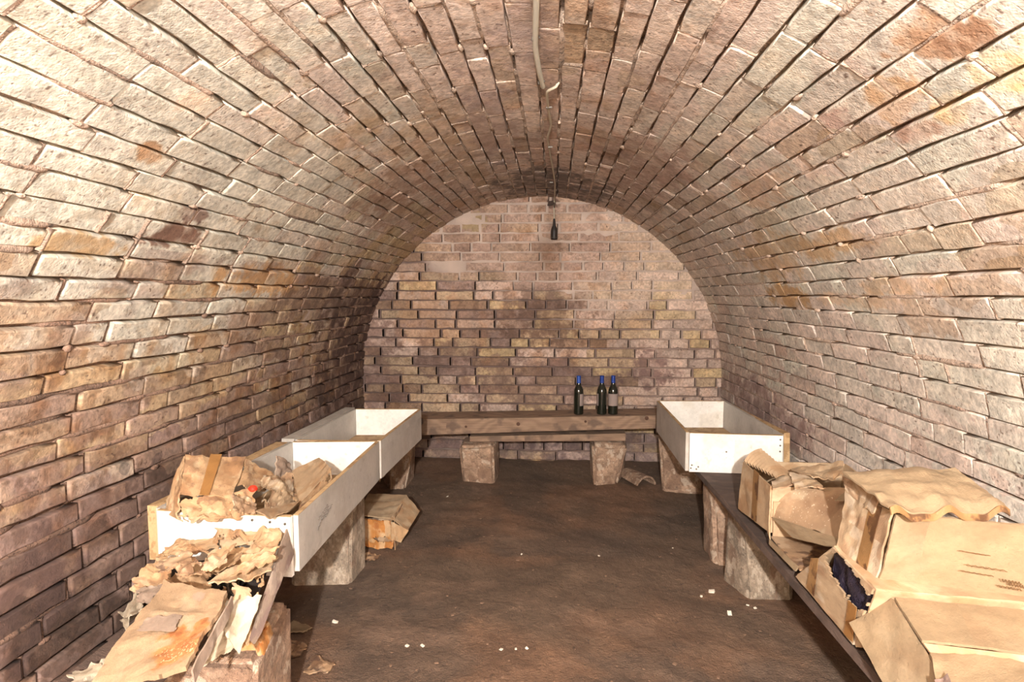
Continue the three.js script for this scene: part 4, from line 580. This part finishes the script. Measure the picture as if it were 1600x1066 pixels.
// ---------------------------------------------------------------- left bench, near end: rotten cardboard
{
  const t = thing('torn_carton', 'rotten carton with ragged black holes in front of the left drawer boxes', 'cardboard carton', [-0.85, 0.5, -1.6]);
  const FL = [-1.087, 0.532, -1.720], FR = [-0.706, 0.586, -1.735], NR = [-0.640, 0.445, -1.377], NL = [-1.016, 0.515, -1.457];
  q4(t, 'lid', FL, FR, NR, NL, M_CARD_DAMP, { nu: 84, nv: 72, amp: 0.024, folds: 12, seed: 84, th: 0.005, tear: 0.03, fine: 0.32, holes: [[.10, .26, .11, .08], [.22, .34, .10, .07], [.50, .15, .15, .09], [.68, .14, .12, .09], [.40, .33, .09, .08], [.86, .64, .13, .18], [.60, .55, .07, .14], [.30, .6, .06, .08]] });
  q4(t, 'side_panel', FR, [-0.686, 0.507, -1.730], [-0.600, 0.462, -1.330], NR, M_CARD_GREY, { nu: 26, nv: 10, amp: 0.006, seed: 85, th: 0.005, tear: 0.006 });
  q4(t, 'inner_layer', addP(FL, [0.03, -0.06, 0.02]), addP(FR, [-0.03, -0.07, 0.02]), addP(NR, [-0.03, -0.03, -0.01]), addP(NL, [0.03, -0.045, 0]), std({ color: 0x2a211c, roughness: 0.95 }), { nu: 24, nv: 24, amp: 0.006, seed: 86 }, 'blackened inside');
  q4(t, 'torn_flap', [-0.865, 0.548, -1.600], [-0.764, 0.569, -1.620], [-0.740, 0.567, -1.519], [-0.860, 0.515, -1.551], M_CARD_DAMP, { nu: 22, nv: 16, amp: 0.008, folds: 6, seed: 87, tear: 0.02 });
  q4(t, 'torn_flap', [-0.988, 0.560, -1.439], [-0.903, 0.575, -1.484], [-0.867, 0.560, -1.423], [-0.957, 0.545, -1.412], M_CARD_DAMP, { nu: 24, nv: 14, amp: 0.008, seed: 88, tear: 0.015, bulge: 0.02 });
  q4(t, 'torn_flap', [-0.962, 0.580, -1.492], [-0.895, 0.585, -1.558], [-0.815, 0.590, -1.465], [-0.909, 0.572, -1.431], M_CARD_ROT, { nu: 24, nv: 14, amp: 0.010, folds: 7, seed: 301, tear: 0.02 });
  q4(t, 'torn_flap', [-0.821, 0.600, -1.529], [-0.763, 0.605, -1.564], [-0.743, 0.590, -1.456], [-0.792, 0.585, -1.427], M_CARD, { nu: 24, nv: 18, amp: 0.010, folds: 7, seed: 302, tear: 0.02 });
  q4(t, 'torn_flap', [-0.737, 0.590, -1.541], [-0.658, 0.590, -1.606], [-0.647, 0.570, -1.536], [-0.716, 0.575, -1.438], M_CARD_DAMP, { nu: 28, nv: 16, amp: 0.012, folds: 8, seed: 303, tear: 0.02 });
  q4(t, 'torn_flap', [-0.951, 0.555, -1.400], [-0.875, 0.560, -1.436], [-0.830, 0.560, -1.354], [-0.911, 0.540, -1.355], M_CARD_GREY, { nu: 24, nv: 12, amp: 0.010, folds: 7, seed: 304, tear: 0.02 });
  q4(t, 'torn_flap', [-0.896, 0.590, -1.475], [-0.819, 0.595, -1.500], [-0.764, 0.580, -1.432], [-0.845, 0.578, -1.413], M_CARD_ROT, { nu: 24, nv: 14, amp: 0.012, folds: 8, seed: 305, tear: 0.025, holes: [[.7, .4, .2, .3]] });
  q4(t, 'torn_flap', [-0.800, 0.551, -1.461], [-0.680, 0.550, -1.652], [-0.660, 0.535, -1.531], [-0.740, 0.561, -1.419], M_CARD, { nu: 26, nv: 12, amp: 0.010, folds: 7, seed: 89, tear: 0.02 });
  q4(t, 'torn_flap', [-1.065, 0.541, -1.700], [-0.892, 0.564, -1.715], [-0.881, 0.548, -1.660], [-1.049, 0.516, -1.640], M_CARD_DAMP, { nu: 30, nv: 12, amp: 0.010, folds: 8, seed: 90, tear: 0.02 });
  q4(t, 'torn_flap', [-0.940, 0.574, -1.748], [-0.707, 0.570, -1.745], [-0.703, 0.552, -1.700], [-0.895, 0.530, -1.700], M_CARD, { nu: 30, nv: 12, amp: 0.008, folds: 8, seed: 91, tear: 0.01 });
}
{ const p = [-0.720, 0.434, -1.670]; const g = new THREE.LatheGeometry([[0, -.13], [.033, -.13], [.036, -.12], [.036, .02], [.02, .06], [.014, .12], [0, .122]].map(q => new THREE.Vector2(...q)), 22); g.rotateX(1.45); g.rotateY(0.5); g.translate(-0.80, 0.480, -1.60); const b = solo('wine_bottle', g, new THREE.MeshPhysicalMaterial({ color: 0x10140f, roughness: 0.1, clearcoat: 0.6, side: THREE.DoubleSide }), 'dark glass bottle glinting in the hole of the rotten left carton', 'bottle'); }
{
  const t = thing('flat_carton', 'flattened carton with an orange rust stain and a grey patch, nearest on the left', 'cardboard carton', [-1.0, 0.5, -1.4]);
  const TL = [-0.879, 0.560, -1.416], TR = [-0.680, 0.560, -1.374], BR = [-0.652, 0.505, -1.163], BL = [-0.818, 0.500, -1.054];
  const PL = M_CARD_PALE;
  const M_RUSTY = cardMat(tex(640, 896, (u, v) => {
    const x = u * 3, y = v * 4.2; let k = 0.86 + 0.16 * fbm(x * 3, y * 3, 461, 4) + 0.1 * (fbm(x * 26, y * 26, 463, 3) - .5); let c = [158, 130, 100].map(q => q * k);
    c = mix3(c, [172, 150, 122].map(q => q * k), .5 * ss(.5, .66, fbm(x * 1.2, y * 1.2, 467, 4)));
    const d = Math.hypot((u - 0.80) / 0.30, (v - 0.66) / 0.26) + (fbm(x * 2.2, y * 2.2, 469, 4) - .5) * 1.6; c = mix3(c, [166, 106, 56].map(q => q * k), .85 * ss(1.05, .65, d)); c = mix3(c, [146, 84, 42].map(q => q * k), .7 * ss(.62, .4, d + (fbm(x * 6, y * 6, 471, 3) - .5) * .6));
    const w = vn(x * 22, y * 22, 473) * ss(.9, .6, d); c = mix3(c, [196, 168, 134], ss(.62, .8, w) * .8 * ss(.6, .8, v));
    const e = Math.hypot((u - 0.62) / .1, (v - .10) / .07) + (fbm(x * 5, y * 5, 475, 3) - .5); c = mix3(c, [150, 128, 112], .7 * ss(1, .6, e)); return c; }));
  q4(t, 'top_sheet', TL, TR, BR, BL, M_RUSTY, { nu: 54, nv: 54, amp: 0.007, folds: 7, seed: 94, th: 0.012, tear: 0.016, uv01: true });
  q4(t, 'edge_layer', TR, addP(TR, [0.004, -0.03, 0]), addP(BR, [0.004, -0.03, 0]), BR, M_CARD_GREY, { nu: 6, nv: 30, amp: 0.003, seed: 95, tear: 0.004 });
  const mp = (u, v, e) => addP(lerpP(lerpP(TL, TR, u), lerpP(BL, BR, u), v), [0, e, 0]);
  q4(t, 'damp_patch', mp(.16, .40, .018), mp(.58, .38, .018), mp(.62, .58, .018), mp(.14, .53, .018), M_CARD_GREY, { nu: 16, nv: 12, amp: 0.003, seed: 96, th: 0.002, tear: 0.006 }, 'grey damp paper patch');
  q4(t, 'folded_flap', [-0.845, 0.545, -1.317], [-0.853, 0.562, -1.413], [-0.826, 0.550, -1.318], [-0.824, 0.530, -1.198], M_CARD_PALE, { nu: 20, nv: 16, amp: 0.005, seed: 97, tear: 0.01 });
}
{
  const t = thing('hanging_cardboard', 'pointed strip of grey paper hanging off the left bench above the nearest stone', 'cardboard', [-0.68, 0.45, -1.5]);
  q4(t, 'strip', [-0.720, 0.524, -1.418], [-0.640, 0.518, -1.461], [-0.640, 0.429, -1.333], [-0.690, 0.487, -1.345], M_PAPER, { nu: 24, nv: 26, amp: 0.007, folds: 7, seed: 100, tear: 0.006 });
  q4(t, 'strip', [-0.740, 0.534, -1.484], [-0.690, 0.519, -1.490], [-0.655, 0.493, -1.434], [-0.710, 0.497, -1.410], M_CARD, { nu: 20, nv: 16, amp: 0.008, folds: 6, seed: 101, tear: 0.012 });
  q4(t, 'strip', [-0.735, 0.481, -1.366], [-0.700, 0.497, -1.381], [-0.665, 0.427, -1.373], [-0.740, 0.391, -1.325], M_PAPER, { nu: 20, nv: 20, amp: 0.008, folds: 6, seed: 102, tear: 0.01 });
}
solo('fungus_lump', hexa([[-0.76, 0.31, -1.62], [-0.685, 0.31, -1.62], [-0.665, 0.31, -1.50], [-0.74, 0.31, -1.48], [-0.75, 0.375, -1.60], [-0.70, 0.372, -1.60], [-0.690, 0.36, -1.52], [-0.74, 0.37, -1.50]], 0.008, { amp: 0.007, freq: 30, round: 0.02, seed: 104, crease: 1 }), M_CARD_RUST, 'orange brown rotten lump on top of the nearest left stone', 'debris');
const scraps = [[[-0.905, 0.460, -1.208], [-0.932, 0.470, -1.357], [-0.825, 0.500, -1.273], [-0.778, 0.500, -1.105], 'rolled beige paper scrap at the foot of the left wall, lowest in view', 110, 0.04], [[-1.032, 0.455, -1.445], [-1.075, 0.460, -1.578], [-0.930, 0.510, -1.406], [-0.908, 0.500, -1.307], 'torn beige paper scrap standing against the left wall beside the rusty flat carton', 111, 0.03], [[-0.975, 0.450, -1.191], [-0.927, 0.460, -1.254], [-0.784, 0.490, -1.150], [-0.804, 0.490, -1.069], 'crushed beige cardboard scrap at the bottom left corner of the view', 112, 0.03], [[-0.869, 0.500, -1.275], [-0.867, 0.520, -1.376], [-0.807, 0.530, -1.263], [-0.791, 0.520, -1.181], 'ragged cardboard strip along the wall edge of the rusty flat carton', 113, 0.015]];
for (const [a, b, c, d, lab, seed, bl] of scraps) solo('paper_scrap', sheet(a, b, c, d, { nu: 26, nv: 22, amp: 0.013, folds: 8, seed, tear: 0.02, bulge: bl }), M_PAPER, lab, 'cardboard');

// ---------------------------------------------------------------- carton and litter on the floor
{
  const t = thing('carton', 'rotten carton with a rusty torn end lying on the floor by the left bench', 'cardboard carton', [-0.78, 0, -3.0]);
  const y = 0.005, A = [-0.885, y, -2.925], Bq = [-0.690, y, -2.90], C = [-0.700, y, -3.20], D = [-0.92, y, -3.22], h = 0.175;
  const up = (p, k = h, dx = 0, dz = 0) => [p[0] + dx, p[1] + k, p[2] + dz];
  q4(t, 'front_panel', up(A, h - .02), up(Bq, h - .02), Bq, A, M_CARD_RUST, { nu: 34, nv: 26, amp: 0.009, folds: 8, seed: 120, tear: 0.015, holes: [[.68, .66, .22, .10]] });
  q4(t, 'lid', up(A, h, -.005, .01), up(Bq, h, -.01, .015), up(C, h + .012), up(D, h + .006), M_CARD, { nu: 26, nv: 22, amp: 0.004, seed: 121 });
  q4(t, 'lid_flap', up(Bq, h, -.01, .02), [-0.628, 0.092, -2.95], [-0.625, 0.10, -3.20], up(C, h + .012), M_CARD, { nu: 16, nv: 20, amp: 0.004, seed: 122 });
  q4(t, 'lid_flap', [-0.702, h - .01, -2.88], [-0.628, 0.092, -2.95], [-0.665, 0.035, -2.925], [-0.70, 0.07, -2.88], M_CARD_DAMP, { nu: 12, nv: 12, amp: 0.003, seed: 126 });
  q4(t, 'side_panel', up(Bq), up(C), C, Bq, M_CARD_ROT, { amp: 0.004, seed: 123 }); q4(t, 'side_panel', up(D), up(A), A, D, M_CARD, { amp: 0.005, seed: 124 }); q4(t, 'back_panel', up(C), up(D), D, C, M_CARD, { amp: 0.005, seed: 125 });
  q4(t, 'inner_layer', [-0.87, 0.15, -2.95], [-0.71, 0.15, -2.95], [-0.71, 0.01, -2.95], [-0.87, 0.01, -2.95], M_CARD_ROT, { amp: 0.004, seed: 127 });
}
const onFloor = (x, z, e = 0.004) => [x, floorH(x, z) + e, z];
{
  const mk = (name, px, s, seed, m, lab, st = 1.4, lift = 0.03) => { const [x, , z] = px; solo(name, sheet([x - s, floorH(x - s, z - s * .6) + .006, z - s * st], [x + s, floorH(x + s, z) + .006, z - s * .5], [x + s * .8, floorH(x, z) + lift, z + s * .7], [x - s * .9, floorH(x, z) + lift * .5, z + s * .9], { nu: 18, nv: 16, amp: s * .12, folds: 7, seed, tear: s * .3 }), m, lab, 'cardboard'); };
  mk('cardboard_scrap', [-0.862, 0.000, -2.143], 0.055, 131, M_CARD_PALE, 'yellowish cardboard scrap on the floor right of the nearest left stone');
  mk('cardboard_scrap', [-0.846, 0.000, -2.020], 0.07, 132, M_CARD_ROT, 'brown rotten cardboard scrap on the floor just in front of the yellowish one', 1.4, 0.015);
  mk('cardboard_scrap', [-0.691, 0.000, -1.934], 0.05, 133, M_CARD_ROT, 'dark brown crumpled scrap at the bottom edge of the floor, left of centre', 1.4, 0.012);
  mk('cardboard_scrap', [-0.799, 0.000, -2.812], 0.06, 134, M_CARD_ROT, 'flattened cardboard scrap on the floor in front of the rotten carton', 1, 0.01);
}
{ // plaster chips
  const r = rng(141), M_CHIP = std({ color: 0xd9cfbd, roughness: 0.9 }), g0 = hexa(boxC(-.5, .5, -.35, .35, -.5, .5), 0.34, { amp: 0.12, freq: 3, round: 0.2, seed: 7, crease: 0.7 });
  for (const [p, s, lab] of [[[-0.747, 0.000, -2.228], .014, 'white plaster chip on the floor right of the yellowish cardboard scrap'], [[-0.421, 0.000, -2.090], .011, 'left one of two white chips side by side on the floor, lower left of centre'], [[-0.363, 0.000, -2.090], .010, 'right one of two white chips side by side on the floor, lower left of centre'], [[-0.038, 0.000, -2.895], .007, 'tiny white chip alone on the middle of the floor'], [[0.350, 0.000, -2.923], .010, 'white chip on the floor well in front of the rounded stone'], [[0.820, 0.000, -2.593], .016, 'pale chip on the floor just in front of the large rough grey stone'], [[0.840, 0.000, -2.394], .018, 'largest white chip, on the floor in front of the right bench'], [[0.938, 0.000, -2.476], .010, 'small white chip farther right of the largest white chip'], [[0.961, 0.000, -2.452], .009, 'small white chip closest to the right plank'], [[-0.069, 0.000, -2.087], .008, 'leftmost of three white chips in a row near the front of the floor'], [[-0.015, 0.000, -2.095], .008, 'middle one of three white chips in a row near the front of the floor'], [[0.025, 0.000, -2.102], .008, 'rightmost of three white chips in a row near the front of the floor'], [[0.739, 0.000, -3.050], .007, 'tiny white chip on the floor left of the brick rubble piece'], [[-0.565, 0.000, -3.723], .010, 'yellowish white chip on the floor in front of the squared stone'], [[0.766, 0.000, -2.555], .009, 'small white chip beside the pale one in front of the rough grey stone']]) {
    const m = solo('plaster_chip', g0, M_CHIP, lab, 'plaster chip', 'plaster chips scattered on the floor'); m.scale.set(s * (1 + r()), s * .8, s * (1 + .6 * r())); m.rotation.set(r() * .5, r() * 6, r() * .5); m.position.set(p[0], floorH(p[0], p[2]) + s * .18, p[2]);
  }
  const D = []; const rr = rng(151); for (let i = 0; i < 420; i++) { const x = (rr() * 2 - 1) * 1.2, z = -1.7 - rr() * 2.8, s = 0.003 + 0.007 * rr() * rr(); const g = g0.clone(); g.scale(s * (1 + rr()), s * .7, s * (1 + rr())); g.rotateY(rr() * 6); g.translate(x, floorH(x, z) + s * .15, z); D.push(g); }
  const m = sh(new THREE.Mesh(mergeGeometries(D), std({ color: 0x7d6350, roughness: 0.95 }))); m.name = 'floor_crumbs'; m.userData.kind = 'stuff'; tag(m, 'loose brown crumbs of earth and mortar strewn over the floor', 'debris'); scene.add(m);
}
renderer.render(scene, camera);
